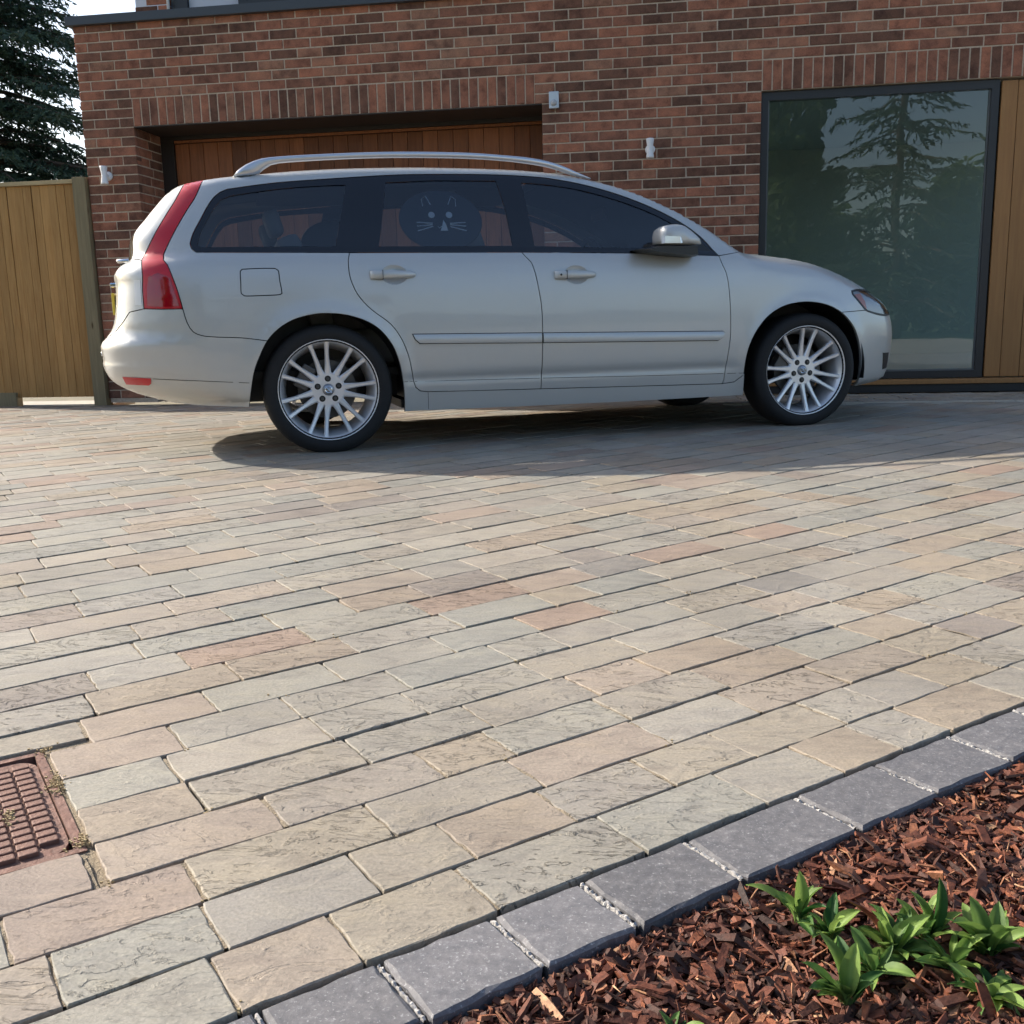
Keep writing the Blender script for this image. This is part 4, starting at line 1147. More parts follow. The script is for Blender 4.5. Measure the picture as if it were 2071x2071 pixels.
# wheels
def wheel(hx, s, spin):
    w = empty('wheel', (hx, s*.765, .308), 0, car)
    R = .3175
    prof = [(.236, .085), (.246, .096), (.26, .1025), (.28, .104), (.298, .098), (.309, .088), (.3145, .074), (.3175, .04), (.318, 0), (.3175, -.04), (.3145, -.074), (.30, -.095), (.27, -.103), (.235, -.095), (.226, -.085)]
    mb_ = MB().lathe([(r, s*y) for r, y in prof], 72)
    mb_.v = [(x, y*(1+.03*max(0, (-z-.29)/.02)), max(z, -.3075)) for x, y, z in mb_.v]
    ty = mb_.build('tyre', M['rubber'], w, smooth=True)
    for k in (-.045, -.015, .015, .045):
        pass
    rim = MB().lathe([(.240, s*.088), (.2465, s*.099), (.2475, s*.094), (.244, s*.084), (.234, s*.076), (.224, s*.06), (.212, s*.03), (.20, s*-.05), (.205, s*-.09), (.228, s*-.09)], 64).build('rim', M['alloy'], w, smooth=True)
    # seven pairs of curved spokes
    sk = MB()
    for k in range(7):
        base = spin+2*math.pi*k/7
        for g in (-1, 1):
            st = len(sk.v); ns = 9
            for i in range(ns+1):
                t = i/ns; r = .050+(.234-.050)*t
                a = base+g*math.radians(9.0+3.2*math.sin(math.pi*t)*0-1.2*(1-t)+1.8*t*t)
                # the pair leans together at the hub and bows out towards the rim
                a = base+g*math.radians(12.86*(1-t)+10.2*t-1.1*math.sin(math.pi*t))
                hw = .013*(1-t)**2.2+.0080+.0055*t**4
                yo = .050+.026*t-.004*math.sin(math.pi*t)
                cx_, cz_ = r*math.cos(a), r*math.sin(a); tx, tz = -math.sin(a), math.cos(a)
                for (ww, dy) in ((-1, -.022), (-1, -.006), (-.55, 0), (.55, 0), (1, -.006), (1, -.022)):
                    sk.v.append((cx_+tx*hw*ww, s*(yo+dy), cz_+tz*hw*ww))
            for i in range(ns):
                for q in range(6):
                    q2 = (q+1) % 6; sk.f.append([st+i*6+q, st+i*6+q2, st+(i+1)*6+q2, st+(i+1)*6+q])
            sk.f += [[st+q for q in range(6)], [st+ns*6+q for q in range(6)]]
    sk.build('spokes', M['alloy'], w)
    MB().lathe([(0, s*.0525), (.078, s*.0525), (.086, s*.046), (.086, s*.02), (0, s*.02)], 40).build('hub_face', M['alloy'], w, smooth=False)
    cap = MB().lathe([(0, s*.062), (.024, s*.061), (.029, s*.056), (.030, s*.045)], 28).build('centre_cap', plain('cap_grey', (.30, .31, .33), .3, metal=.7), w, smooth=True)
    em = MB().lathe([(.0125, s*.0625), (.0155, s*.064), (.0185, s*.0625)], 24)
    em.tube([(-.016, s*.0635, .016), (.016, s*.0635, -.016)], .0028, 6)
    em.build('cap_emblem', M['chrome'], w)
    for k in range(5):
        a = math.pi/2+2*math.pi*k/5+(0 if hx < 1 else math.radians(36))
        c = (.054*math.cos(a), 0, .054*math.sin(a))
        MB().lathe([(.0, s*.0532), (.0155, s*.0532), (.0155, s*.046)], 14, 'y', c).build('bolt_seat', M['black'], w)
        MB().lathe([(0, s*.060), (.0062, s*.060), (.0082, s*.056), (.0086, s*.047)], 8, 'y', c).build('wheel_bolt', M['iron'], w)
    MB().lathe([(.06, s*.0), (.145, s*.0), (.145, s*-.02), (.06, s*-.02)], 48, close=True).build('brake_disc', M['iron'], w, smooth=False)
    cp = MB(); a0 = math.radians(150)
    cp.box(-.035, .035, -.04, .025, -.06, .06); cp.build('brake_caliper', M['iron'], w, loc=(.125*math.cos(a0), 0, .125*math.sin(a0)), rot=(0, -a0, 0), bevel=.008)
    return w
for hx, hz in HUBS:
    for s in (1, -1):
        wheel(hx, s, math.radians(99.5 if hx < 1 else 82))

# cabin
def cushion(name, x0, x1, y0, y1, z0, z1, parent=car, rot=None, loc=None, bv=.04, mat='cloth'):
    o = MB().box(x0, x1, y0, y1, z0, z1).build(name, M[mat], parent, smooth=True, bevel=bv); 
    if rot: o.rotation_euler = rot
    if loc: o.location = loc
    return o
for s in (1, -1):
    st = cushion('front_seat', -.10, .42, -.24, .24, -.10, .08, loc=(1.02, s*.36, .50))
    cushion('seat_back', -.07, .07, -.24, .24, 0, .60, parent=st, rot=(0, math.radians(-17), 0), loc=(-.06, 0, .02))
    cushion('headrest', -.045, .045, -.13, .13, 0, .17, parent=st, rot=(0, math.radians(-14), 0), loc=(-.265, 0, .64), bv=.03)
rb_ = cushion('rear_bench', -.10, .42, -.62, .62, -.08, .10, loc=(.12, 0, .50))
cushion('bench_back', -.06, .06, -.62, .62, 0, .58, parent=rb_, rot=(0, math.radians(-20), 0), loc=(-.07, 0, .02))
for y in (-.36, .36): cushion('headrest', -.04, .04, -.12, .12, 0, .13, parent=rb_, rot=(0, math.radians(-16), 0), loc=(-.30, y, .58), bv=.03)
cushion('dashboard', 1.72, 2.22, -.70, .70, .62, .93, bv=.06, mat='black')
sw = MB().lathe([(.175+.014*math.cos(2*math.pi*k/10), .014*math.sin(2*math.pi*k/10)) for k in range(10)], 36, 'x', (0, 0, 0), close=True)
sw.box(-.012, .012, -.17, .17, -.02, .02); sw.box(-.02, .03, -.06, .06, -.06, .05)
sw.build('steering_wheel', M['black'], car, smooth=False, loc=(1.60, -.36, .90), rot=(0, math.radians(-24), 0))
MB().box(1.72, 1.745, -.11, .11, 1.20, 1.27).build('interior_mirror', M['black'], car, bevel=.008)
MB().box(-.25, 1.2, -.46, .46, 1.325, 1.335).build('headlining', plain('headlining_grey', (.25, .25, .25), .9), car)
MB().box(-.62, 1.9, -.64, .64, .36, .40).build('cabin_floor', M['black'], car)
MB().box(-.80, .0, -.62, .62, .84, .852).build('load_cover', M['black'], car)
MB().box(1.66, 1.95, -.42, -.38, .3, .8).build('console', M['black'], car)

# round mesh sunshades with a simple cat face, stuck inside the rear side windows
M['shade'] = plain('shade_mesh', (.035, .045, .06), .8)
M['shadew'] = plain('shade_print', (.85, .87, .88), .8)
for s, x0, r0, lab in ((-1, .615, .172, 'round dark sunshade with a cat face inside the near rear door window'), (1, .20, .15, 'round dark sunshade at the far side of the cabin, seen through the rear quarter window')):
    zc = 1.128
    yb = float(Y(x0, zc))-.022
    t = empty('sunshade', car.matrix_world @ Vector((0, 0, 0)))
    tag(t, lab, 'sunshade')
    lean = math.atan2(float(Y(x0, zc-.1)-Y(x0, zc+.1)), .2)
    base = Matrix.Translation((2.6223, -2.6876, 0)) @ Matrix.Rotation(CARY, 4, 'Z') @ Matrix.Translation((x0, s*yb, zc)) @ Matrix.Rotation(lean*s, 4, 'X')
    t.matrix_world = base
    dsk = MB(); nn_ = 40
    ringp = []
    for k in range(nn_):
        a = 2*math.pi*k/nn_; r = r0*(1.0+.04*math.cos(2*a))
        ringp.append((r*1.18*math.cos(a), r*math.sin(a)))
    for y in (-.002, .002):
        for p in ringp: dsk.v.append((p[0], y, p[1]))
    dsk.f = [list(range(nn_)), [nn_+k for k in range(nn_)]]+[[k, (k+1) % nn_, nn_+(k+1) % nn_, nn_+k] for k in range(nn_)]
    dsk.build('disc', M['shade'], t)
    MB().tube([(p[0], 0, p[1]) for p in ringp+[ringp[0]]], .003, 6).build('hoop', M['black'], t, smooth=True)
    yo = s*.004
    pr_ = MB()
    for q in (-1, 1):
        pr_.tube([(q*.085, yo, .075), (q*.088, yo, .115), (q*.066, yo, .132), (q*.045, yo, .085)], .0026, 5)
        pr_.tube([(q*.02, yo, -.035), (q*.012, yo, -.045), (0, yo, -.036)], .002, 5)
        for dz in (-.002, -.018, -.038): pr_.tube([(q*.045, yo, -.018+dz*.5), (q*.125, yo, -.012+dz*1.3)], .0028, 5)
    pr_.build('print_lines', M['shadew'], t)
    for q in (-1, 1):
        ey = MB(); ey.lathe([(0, yo), (.017, yo*.9), (.0175, 0)], 14, 'y', (q*.045, 0, .028)); ey.build('print_eye', M['shadew'], t)
    MB().add([(-.008, yo, -.06), (.03, yo, -.06), (.022, yo, -.02), (.012, yo, 0), (.004, yo, -.03)], [[0, 1, 2, 3, 4]]).build('print_muzzle', M['shadew'], t)
# ------------------------------------------------------------------ drain cover
M['rust'] = plain('rusty_iron', (.17, .085, .062), .7, metal=.15, noise=.35, scale=70, bump=.4)
cov = empty('drain_cover', COVER_C, TH0); tag(cov, 'rusty brown square iron drain cover with raised ribs set into the paving', 'drain cover')
H_ = COVER_H
fr = MB(); e = .012
fr.box(-H_, H_, -H_, -H_+e, -.03, -.004); fr.box(-H_, H_, H_-e, H_, -.03, -.004); fr.box(-H_, -H_+e, -H_+e, H_-e, -.03, -.004); fr.box(H_-e, H_, -H_+e, H_-e, -.03, -.004)
fr.build('frame', M['rust'], cov)
ps_ = MB(); pp = []; q = H_-e-.002; rc = .035
for cx_, cy_, a0 in ((q-rc, q-rc, 0), (-q+rc, q-rc, 90), (-q+rc, -q+rc, 180), (q-rc, -q+rc, 270)):
    for k in range(6):
        a = math.radians(a0+18*k); pp.append((cx_+rc*math.cos(a), cy_+rc*math.sin(a)))
nn_ = len(pp)
ps_.v = [(x, y, -.025) for x, y in pp]+[(x, y, -.0075) for x, y in pp]
ps_.f = [list(range(nn_)), [nn_+k for k in range(nn_)]]+[[k, (k+1) % nn_, nn_+(k+1) % nn_, nn_+k] for k in range(nn_)]
plate = ps_.build('plate', M['rust'], cov)
ribm = None
px_, py_ = .0258, .0194
for i in range(11):
    for j in range(15):
        x = q-.022-px_*i; y = -q+.020+py_*j
        if (x > q-.035 and abs(y) > q-.03) : 
            continue
        if ribm is None:
            ro = MB().box(-.0112, .0112, -.0072, .0072, -.012, -.0015).build('rib', M['rust'], plate, bevel=.0018, loc=(x, y, 0)); ribm = ro.data
        else: obj('rib', ribm, None, plate, loc=(x, y, 0))
gr = MB()
def grit(c, r, n_, zmax=.003):
    for _ in range(n_):
        a = random.random()*6.283; d = r*abs(random.gauss(0, .5))
        x, y = c.x+d*math.cos(a), c.y+d*math.sin(a); s_ = random.uniform(.0006, .0016); z = random.uniform(-.008, zmax)*.6
        gr.box(x-s_, x+s_, y-s_*.8, y+s_*.8, z, z+s_*1.6)
e1 = COVER_C+D0*H_
for t in (-.16, -.15, .02, .03, .045, .06, .17): grit(e1+N0*t, .022, 32)
for t in (-.02, -.05, -.035): grit(e1-D0*.07+N0*(t), .014, 16, .003)
for k in range(26):
    a, c4, mid = setts[k*5]
    grit(c4[random.randrange(4)], .02, 7, .001)
tag(gr.build('spilled_sand', plain('loose_sand', (.36, .275, .15), .95), None), 'loose yellow jointing sand scattered around the drain cover', 'sand', kind='stuff')

# ------------------------------------------------------------------ mulch bed
m, n, l, b = mat_new('bark_chips')
a_ = N(n, 'ShaderNodeAttribute', _attribute_name='rnd'); geo = N(n, 'ShaderNodeNewGeometry')
r = ramp(n, [(0.0, (.022, .010, .007)), (.30, (.062, .021, .012)), (.58, (.135, .042, .022)), (.80, (.235, .080, .038)), (.93, (.34, .165, .085)), (1.0, (.46, .27, .15))])
l.new(a_.outputs['Fac'], r.inputs['Fac'])
nz = N(n, 'ShaderNodeTexNoise', Scale=180.0, Detail=5.0); l.new(geo.outputs['Position'], nz.inputs['Vector'])
r2 = ramp(n, [(.3, (.6, .6, .6)), (.7, (1.3, 1.3, 1.3))]); l.new(nz.outputs['Fac'], r2.inputs['Fac'])
mx = N(n, 'ShaderNodeMix', _data_type='RGBA', _blend_type='MULTIPLY'); mx.inputs[0].default_value = 1.0
l.new(r.outputs[0], mx.inputs[6]); l.new(r2.outputs[0], mx.inputs[7]); l.new(mx.outputs[2], b.inputs['Base Color'])
bp = N(n, 'ShaderNodeBump', Strength=.6, Distance=.002); l.new(nz.outputs['Fac'], bp.inputs['Height']); l.new(bp.outputs[0], b.inputs['Normal'])
setp(b, rough=.7, spec=.35)
M['chips'] = m
A_ = ORG-N0*(kw+.002)-D0*1.0; B_ = ORG-N0*(kw+.002)+D0*4.2; E_ = Vector((9.0, -11.3, 0))
B_ = ORG-N0*(kw+.002)+D0*2.55
sv = [A_, B_, Vector((6.35, -6.6, 0)), Vector((6.35, -11.4, 0)), Vector((3.2, -11.4, 0))]
soil = obj('planting_bed', mesh('planting_bed', [(p.x, p.y, -.052) for p in sv], [[4, 3, 2, 1, 0]]), plain('dark_soil', (.035, .018, .012), .95, noise=.4, scale=40, bump=.8))
soil.data.flip_normals() if soil.data.polygons[0].normal.z < 0 else None
tag(soil, kind='structure')
cv = []; cf_ = []; cr = []
def chip(p, L, W, T, yaw, tilt, roll, val):
    rot = Matrix.Rotation(yaw, 3, 'Z') @ Matrix.Rotation(tilt, 3, 'Y') @ Matrix.Rotation(roll, 3, 'X')
    b0 = len(cv); tp = random.uniform(.25, .95); tp2 = random.uniform(.4, 1.0); bend = random.gauss(0, .12)*L; sk_ = random.gauss(0, .2)*L
    for sx, wd in ((-1, tp), (0, 1.0), (1, tp2)):
        for sy, sz in ((-1, -1), (1, -1), (1, 1), (-1, 1)):
            v = Vector((sx*L/2+(sy*sk_*.3 if sx else 0), sy*W/2*wd*random.uniform(.8, 1.15), sz*T/2+(bend if sx == 0 else 0)))
            v = rot @ v + p; cv.append((v.x, v.y, v.z))
    for k in (0, 4):
        for i in range(4):
            j = (i+1) % 4; cf_.append([b0+k+i, b0+k+j, b0+k+4+j, b0+k+4+i])
    cf_.append([b0+3, b0+2, b0+1, b0]); cf_.append([b0+8, b0+9, b0+10, b0+11])
    cr.extend([val]*10)
def bed_h(p):
    o = -(p-ORG).dot(N0)-kw
    return -.018+.006*min(1, max(0, o)/.10)+.010*math.sin(p.x*9)*math.sin(p.y*11)*min(1, max(0, o)/.08)
cnt_ = 0
while cnt_ < 22000:
    s_ = random.uniform(.05, 2.1); o_ = random.random()**1.1*.72+.004
    p = ORG+D0*s_-N0*(kw+.006+o_)
    q = px(p)
    if q is None or q[0] > 2200 or q[1] > 2200: 
        if random.random() > .06: cnt_ += 0; continue
    L = min(.055, max(.006, random.lognormvariate(math.log(.0145), .65))); W = L*random.uniform(.08, .36) if random.random() < .8 else L*random.uniform(.4, .8)
    W = min(W, .0105); T = random.uniform(.0012, .0042)
    z = bed_h(p)+random.uniform(-.010, .010)
    if o_ < .03 and L > .03: L = .02
    if o_ < L*.5: o_ = L*.5; p = ORG+D0*s_-N0*(kw+.008+o_)
    chip(Vector((p.x, p.y, z)), L, W, T, random.random()*6.28, random.gauss(0, .33), random.gauss(0, .5), min(1, max(0, random.betavariate(1.5, 1.75))))
    cnt_ += 1
for _ in range(4200):
    s_ = random.uniform(.05, 2.1); o_ = random.random()*.7+.02
    p = ORG+D0*s_-N0*(kw+.006+o_)
    chip(Vector((p.x, p.y, bed_h(p)+random.uniform(-.002, .012))), random.uniform(.010, .045), random.uniform(.0008, .0022), random.uniform(.0006, .0014), random.random()*6.28, random.gauss(0, .22), random.gauss(0, .5), min(1, max(0, random.gauss(.72, .2))))
me = mesh('bark_mulch', cv, cf_); set_rnd(me, cr)
bark = obj('bark_mulch', me, M['chips']); tag(bark, 'reddish brown bark chip mulch covering the planting bed', 'mulch', kind='stuff')

# ------------------------------------------------------------------ young plants in the bed
def m_leaf(name, c0, c1, vein):
    m, n, l, b = mat_new(name)
    tc = N(n, 'ShaderNodeTexCoord'); oi = N(n, 'ShaderNodeObjectInfo')
    sep = N(n, 'ShaderNodeSeparateXYZ'); l.new(tc.outputs['Object'], sep.inputs[0])
    ab = N(n, 'ShaderNodeMath', _operation='ABSOLUTE'); l.new(sep.outputs['Y'], ab.inputs[0])
    rv_ = ramp(n, [(.0, vein), (.0012, vein), (.0028, (0, 0, 0))]); l.new(ab.outputs[0], rv_.inputs['Fac'])
    nz = N(n, 'ShaderNodeTexNoise', Scale=45.0, Detail=4.0); l.new(tc.outputs['Object'], nz.inputs['Vector'])
    ad = N(n, 'ShaderNodeMath', _operation='MULTIPLY_ADD'); ad.inputs[1].default_value = .9; l.new(nz.outputs['Fac'], ad.inputs[0]); l.new(oi.outputs['Random'], ad.inputs[2])
    r = ramp(n, [(.45, c0), (1.35/2+.3, c1)]); dv = N(n, 'ShaderNodeMath', _operation='MULTIPLY'); dv.inputs[1].default_value = .75; l.new(ad.outputs[0], dv.inputs[0]); l.new(dv.outputs[0], r.inputs['Fac'])
    mx = N(n, 'ShaderNodeMix', _data_type='RGBA', _blend_type='ADD'); mx.inputs[0].default_value = .6; l.new(r.outputs[0], mx.inputs[6]); l.new(rv_.outputs[0], mx.inputs[7])
    l.new(mx.outputs[2], b.inputs['Base Color']); setp(b, rough=.55, spec=.3)
    out = n['Material Output']; t = N(n, 'ShaderNodeBsdfTranslucent'); l.new(mx.outputs[2], t.inputs[0])
    ms = N(n, 'ShaderNodeMixShader'); ms.inputs[0].default_value = .38; l.new(b.outputs[0], ms.inputs[1]); l.new(t.outputs[0], ms.inputs[2]); l.new(ms.outputs[0], out.inputs[0])
    bp = N(n, 'ShaderNodeBump', Strength=.4, Distance=.002); l.new(nz.outputs['Fac'], bp.inputs['Height']); l.new(bp.outputs[0], b.inputs['Normal'])
    return m
M['leaf'] = m_leaf('plant_leaf', (.035, .105, .025), (.20, .30, .07), (.12, .17, .05))
M['leafr'] = m_leaf('bronze_leaf', (.13, .035, .02), (.22, .10, .03), (.10, .08, .02))
def leaf_mesh(L, W, curl, fold, seed):
    rr = random.Random(seed); v = []; f = []; ns = 9
    for i in range(ns+1):
        t = i/ns
        w = .0016*(1-t)+W/2*math.sin(math.pi*min(1, max(0, (t-.10)/.90))**.92)**.72
        x = L*(t-.12*curl*t*t); z = L*(.25*math.sin(t*1.6)-curl*.45*t*t)
        for k, e in enumerate((-1, -.5, 0, .5, 1)):
            v.append((x, w*e*math.cos(fold*abs(e)), z+abs(w*e)*math.sin(fold)+rr.uniform(-.0007, .0007)*(abs(e) > .2)))
    for i in range(ns):
        for k in range(4): a = i*5+k; f.append([a, a+5, a+6, a+1])
    return mesh('leaf', v, f, True)
LM = [leaf_mesh(1.0*.07, random.uniform(.026, .033), random.uniform(.1, .6), random.uniform(.25, .6), 200+i) for i in range(8)]
for me in LM: me.materials.append(M['leaf'])
RL = leaf_mesh(.085, .034, .35, .35, 333); RL.materials.append(M['leafr'])
def plant(loc, label, leaves, seed, red=False):
    leaves = leaves+[(az+rr0*37+70, el*.6, sc_*.75) for rr0, (az, el, sc_) in enumerate(leaves)]+[(az+rr0*53+200, el*.9, sc_*.55) for rr0, (az, el, sc_) in enumerate(leaves[:4])]
    rr = random.Random(seed); t = empty('young_plant', loc); tag(t, label, 'plant', 'young leafy plants in the bark mulch')
    MB().tube([(0, 0, -.02), (.002, .001, .006), (.0, .002, .014)], [.004, .0035, .002], 6).build('stem', plain('green_stem', (.12, .2, .05), .6), t)
    for i, (az, el, sc_) in enumerate(leaves):
        o = obj('leaf', LM[rr.randrange(8)], None, t, loc=(rr.uniform(-.004, .004), rr.uniform(-.004, .004), .004))
        o.rotation_euler = (rr.gauss(0, .25), -math.radians(el), math.radians(az)); o.scale = (sc_*1.0, sc_*.74*rr.uniform(.7, 1.1), sc_*1.0)
    if red:
        o = obj('leaf', RL, None, t, loc=(0, 0, .006)); o.rotation_euler = (.5, -math.radians(38), math.radians(165)); o.scale = (.82, .82, .82); o['label'] = 'bronze red leaf'
    return t
def rleaves(n_, seed, lo=20, hi=75, s0=.55, s1=.95):
    lo, hi = lo*.6, hi*.8
    rr = random.Random(seed); return [(360*i/n_+rr.uniform(-25, 25), rr.uniform(lo, hi), rr.uniform(s0, s1)) for i in range(n_)]
PZ = -.012
plant((4.715, -7.245, PZ), 'small leaf rosette with one upright leaf, nearest the dark kerb', [(95, 74, .78), (170, 25, .95), (20, 55, .65), (330, 45, .6), (215, 50, .5), (60, 35, .6)], 1)
plant((4.742, -7.272, PZ), 'short rosette between the upright leaf plant and the bronze leaf plant', rleaves(7, 5, 30, 70, .45, .7), 5)
plant((4.800, -7.292, PZ), 'largest plant of the bed, with one bronze red leaf', rleaves(12, 2, 18, 72, .6, .92), 2, red=True)
plant((4.838, -7.268, PZ), 'upright bright green plant directly behind the bronze leaf plant', [(80, 65, .95), (130, 55, .8), (40, 50, .85), (10, 40, .7), (200, 40, .6), (300, 30, .65)], 7)
plant((4.888, -7.290, PZ), 'dark green plant with tall leaves at the right edge of the picture', rleaves(8, 3, 30, 78, .75, 1.1), 3)
plant((4.742, -7.372, PZ), 'plant with long upright leaves at the bottom edge of the picture', [(140, 60, 1.0), (100, 50, .9), (60, 62, .85), (20, 40, .7), (180, 35, .8), (240, 50, .6)], 4)
plant((4.870, -7.352, PZ), 'dark shaded plant in the lower right corner', rleaves(9, 9, 15, 65, .5, .8), 9)
plant((4.775, -7.325, PZ), 'low pale green rosette in front of the bronze leaf plant', rleaves(7, 15, 12, 60, .45, .7), 15)
plant((4.850, -7.312, PZ), 'low rosette just right of the bronze leaf plant', rleaves(7, 17, 15, 65, .5, .75), 17)
plant((4.585, -7.436, PZ), 'tiny seedling at the bottom edge, left of the other plants', rleaves(5, 11, 20, 60, .3, .42), 11)

# ------------------------------------------------------------------ trees
def quads_mesh(name, C_, U__, V__, rnd):
    """C,U,V arrays (n,3): a diamond leaf each"""
    n_ = len(C_); v = np.empty((n_*4, 3)); v[0::4] = C_-U__; v[1::4] = C_+V__; v[2::4] = C_+U__; v[3::4] = C_-V__
    f = np.arange(n_*4).reshape(n_, 4)
    me = bpy.data.meshes.new(name); me.vertices.add(n_*4); me.vertices.foreach_set('co', v.ravel())
    me.loops.add(n_*4); me.loops.foreach_set('vertex_index', f.ravel().astype(np.int32))
    me.polygons.add(n_); me.polygons.foreach_set('loop_start', np.arange(0, n_*4, 4, dtype=np.int32)); me.polygons.foreach_set('loop_total', np.full(n_, 4, np.int32))
    me.update(calc_edges=True); set_rnd(me, rnd)
    return me
M['needle'] = m_foliage('spruce_needles', (.020, .045, .030), (.055, .095, .060), trans=.15)
M['leaves_mid'] = m_foliage('tree_leaves', (.045, .09, .022), (.13, .19, .05), trans=.4)
M['leaves_dark'] = m_foliage('dark_leaves', (.035, .07, .022), (.085, .13, .04), trans=.4)
M['bark'] = plain('tree_bark', (.075, .058, .045), .95, noise=.35, scale=8, bump=.8)

def conifer(loc, h, rad, label, dens_=1.0, z0=.8, seed=1, tuft=.05):
    rr = np.random.default_rng(seed)
    t = empty('spruce_tree', loc); tag(t, label, 'tree', None)
    MB().tube([(0, 0, -.1), (.02, 0, h*.5), (0, .02, h)], [rad*.075, rad*.045, .01], 10).build('trunk', M['bark'], t, smooth=True)
    C_, U1, V1, R1 = [], [], [], []; br = MB()
    z = z0
    while z < h-.15:
        L0 = rad*(1-(z-z0)/(h-z0))**.8*rr.uniform(.85, 1.1)+.12
        nb = int(max(5, 9*dens_))
        for k in range(nb):
            a = 2*math.pi*(k+rr.uniform(-.35, .35))/nb+z*2.1; L = L0*rr.uniform(.7, 1.12)
            dx, dy = math.cos(a), math.sin(a); zz = z+rr.uniform(-.2, .2); up = rr.uniform(.02, .22)
            pts = []
            for i in range(7):
                s_ = i/6; pts.append(np.array([dx*L*s_, dy*L*s_, zz+L*(up*s_-.42*s_*s_+.14*s_**4)]))
            br.tube([tuple(p) for p in pts], [max(.004, .016*L*(1-i/6.5)) for i in range(7)], 5, cap=False)
            ns = max(4, int(L/.10*dens_))
            for i in range(ns):
                s_ = .12+.88*(i+rr.random())/ns; j = min(5, int(s_*6)); p = pts[j]+(pts[j+1]-pts[j])*(s_*6-j)
                for sd in (-1, 1):
                    sl = (.16+.40*(1-s_)*min(1, L/1.5)+.08*rr.random())*min(1, .35+L/2); ang = a+sd*rr.uniform(.7, 1.2)
                    d = np.array([math.cos(ang), math.sin(ang), rr.uniform(-.75, -.15)])
                    m_ = max(3, int(sl/.035*dens_))
                    for q in range(m_):
                        w = (q+rr.random())/m_; c = p+d*sl*w; c = c+rr.normal(0, .012, 3)
                        dd = d+rr.normal(0, .45, 3); dd /= np.linalg.norm(dd)
                        sdv = np.cross(dd, rr.normal(0, 1, 3)); sdv /= np.linalg.norm(sdv)+1e-9
                        C_.append(c); U1.append(dd*tuft*rr.uniform(.7, 1.25)); V1.append(sdv*tuft*.26); R1.append(rr.random())
        z += rr.uniform(.26, .36)/max(.6, dens_**.5)
    br.build('branches', M['bark'], t, fixn=False)
    obj('crown', quads_mesh('crown', np.array(C_), np.array(U1), np.array(V1), R1), M['needle'], t)
    return t
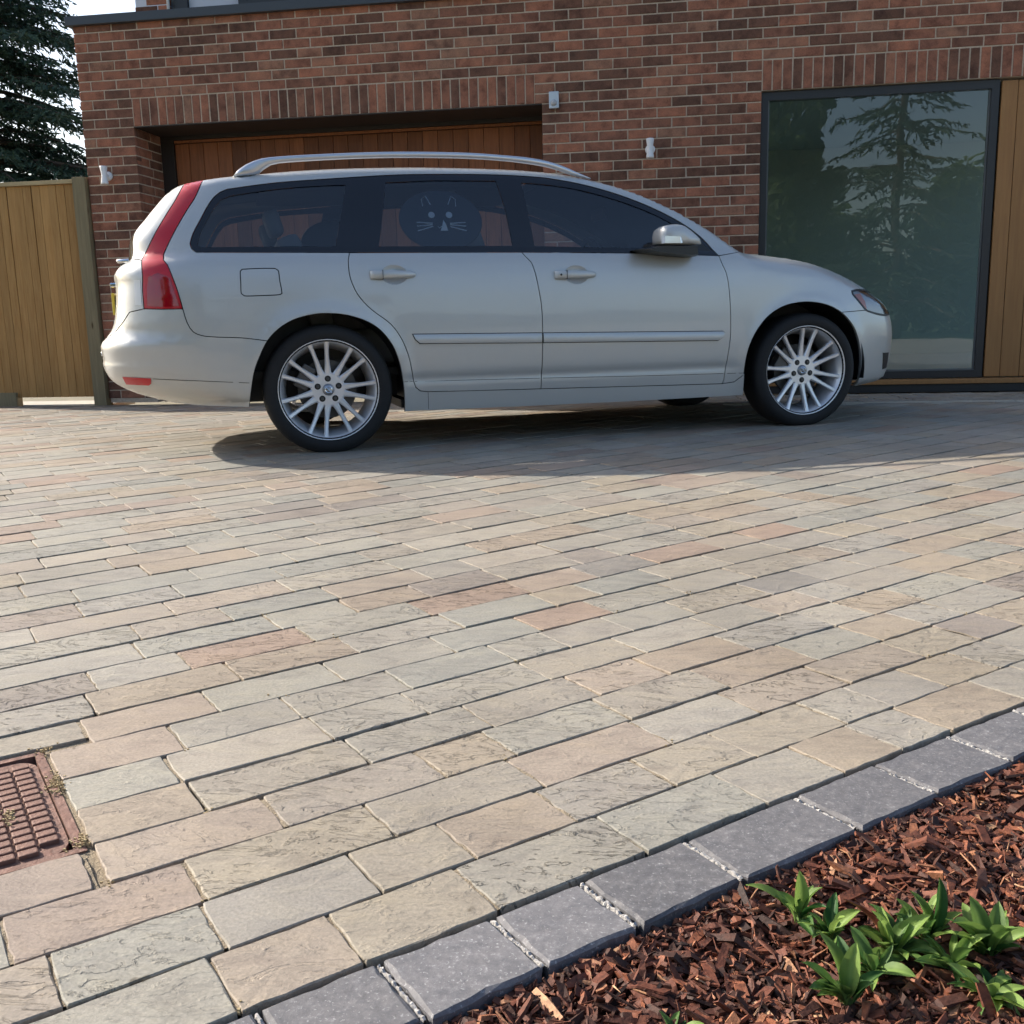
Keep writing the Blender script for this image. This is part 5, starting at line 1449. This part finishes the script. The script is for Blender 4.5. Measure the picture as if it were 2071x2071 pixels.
def leafy(loc, h, rad, label, n_=9000, mat='leaves_mid', seed=1, leaf=.085, name='leafy_tree', trunk=True, zc=.6, cat='tree'):
    rr = np.random.default_rng(seed); t = empty(name, loc); tag(t, label, cat)
    if trunk:
        tb = MB(); tb.tube([(0, 0, -.1), (.05, .03, h*.3), (.02, .1, h*.62)], [rad*.09, rad*.06, rad*.03], 9)
        for k in range(6):
            a = k*1.05+rr.random(); z = h*rr.uniform(.25, .5)
            tb.tube([(.04, .03, z), (math.cos(a)*rad*.35, math.sin(a)*rad*.35, z+h*.14), (math.cos(a)*rad*.7, math.sin(a)*rad*.7, z+h*.26)], [rad*.04, rad*.025, .01], 6)
        tb.build('trunk', M['bark'], t, smooth=True)
    nb = 46; cen = []
    for k in range(nb):
        d = rr.normal(0, 1, 3); d /= np.linalg.norm(d); q = rr.random()**.4
        cen.append(np.array([d[0]*rad*q*.85, d[1]*rad*q*.85, h*zc+d[2]*h*(1-zc)*q*.85]))
    cen = np.array(cen); idx = rr.integers(0, nb, n_); sz = rad*rr.uniform(.16, .34, nb)
    d = rr.normal(0, 1, (n_, 3)); d /= np.linalg.norm(d, axis=1)[:, None]
    C_ = cen[idx]+d*(sz[idx]*rr.random(n_)**.35)[:, None]
    C_[:, 2] = np.maximum(C_[:, 2], .02)
    u = rr.normal(0, 1, (n_, 3)); u /= np.linalg.norm(u, axis=1)[:, None]; v = np.cross(u, rr.normal(0, 1, (n_, 3))); v /= np.linalg.norm(v, axis=1)[:, None]+1e-9
    s_ = leaf*rr.uniform(.6, 1.3, n_)
    obj('crown', quads_mesh('crown', C_, u*s_[:, None], v*(s_*.6)[:, None], np.clip(rr.random(n_)*.6+rr.random(nb)[idx]*.4, 0, 1)), M[mat], t)
    return t
conifer((-5.55, 6.4, -.05), 10.5, 3.1, 'tall dark spruce tree behind the timber fence', 1.08, .9, 3, .062)
leafy((-8.6, .9, -.05), 4.3, 1.5, 'tall garden shrub beyond the left end of the fence, out of view', 9000, 'leaves_dark', 5, .06, 'garden_shrub', True, .5, 'shrub')
# garden behind the viewer, seen mirrored in the window and the paintwork
conifer((10.6, -19.5, -.07), 11.0, 2.6, 'spruce mirrored in the right half of the window', .6, .7, 8, .10)
leafy((7.4, -21.0, -.07), 7.6, 2.3, 'rounded tree mirrored in the left of the window', 9000, 'leaves_dark', 21, .14)
leafy((13.6, -23.5, -.07), 5.0, 2.2, 'low tree mirrored at the right edge of the window', 8000, 'leaves_mid', 22, .14)
leafy((4.2, -25.0, -.07), 8.5, 3.0, 'tall tree on the lawn behind the viewer, left of the rounded one', 9000, 'leaves_mid', 23, .16)
leafy((-2.0, -23.0, -.07), 7.0, 2.8, 'spreading tree at the left of the lawn behind the viewer', 8000, 'leaves_mid', 24, .16)
leafy((9.2, -24.5, -.07), 4.2, 1.9, 'bushy shrub mirrored low in the window middle', 7000, 'leaves_mid', 25, .13, zc=.5)
# hedge across the far side of the lawn
rr = np.random.default_rng(40); n_ = 26000
C_ = np.stack([rr.uniform(-26, 34, n_), -27.5+rr.uniform(-.6, .6, n_), rr.random(n_)**.8*2.1], 1); C_[:, 2] *= 1+.18*np.sin(C_[:, 0]*.7)+.08*np.sin(C_[:, 0]*2.3)
u = rr.normal(0, 1, (n_, 3)); u /= np.linalg.norm(u, axis=1)[:, None]; v = np.cross(u, rr.normal(0, 1, (n_, 3))); v /= np.linalg.norm(v, axis=1)[:, None]+1e-9
s_ = .16*rr.uniform(.6, 1.3, n_)
hd = obj('hedge', quads_mesh('hedge', C_, u*s_[:, None], v*(s_*.6)[:, None], rr.random(n_)), M['leaves_dark']); tag(hd, 'long green hedge across the far side of the lawn, behind the viewer', 'hedge', kind='stuff')
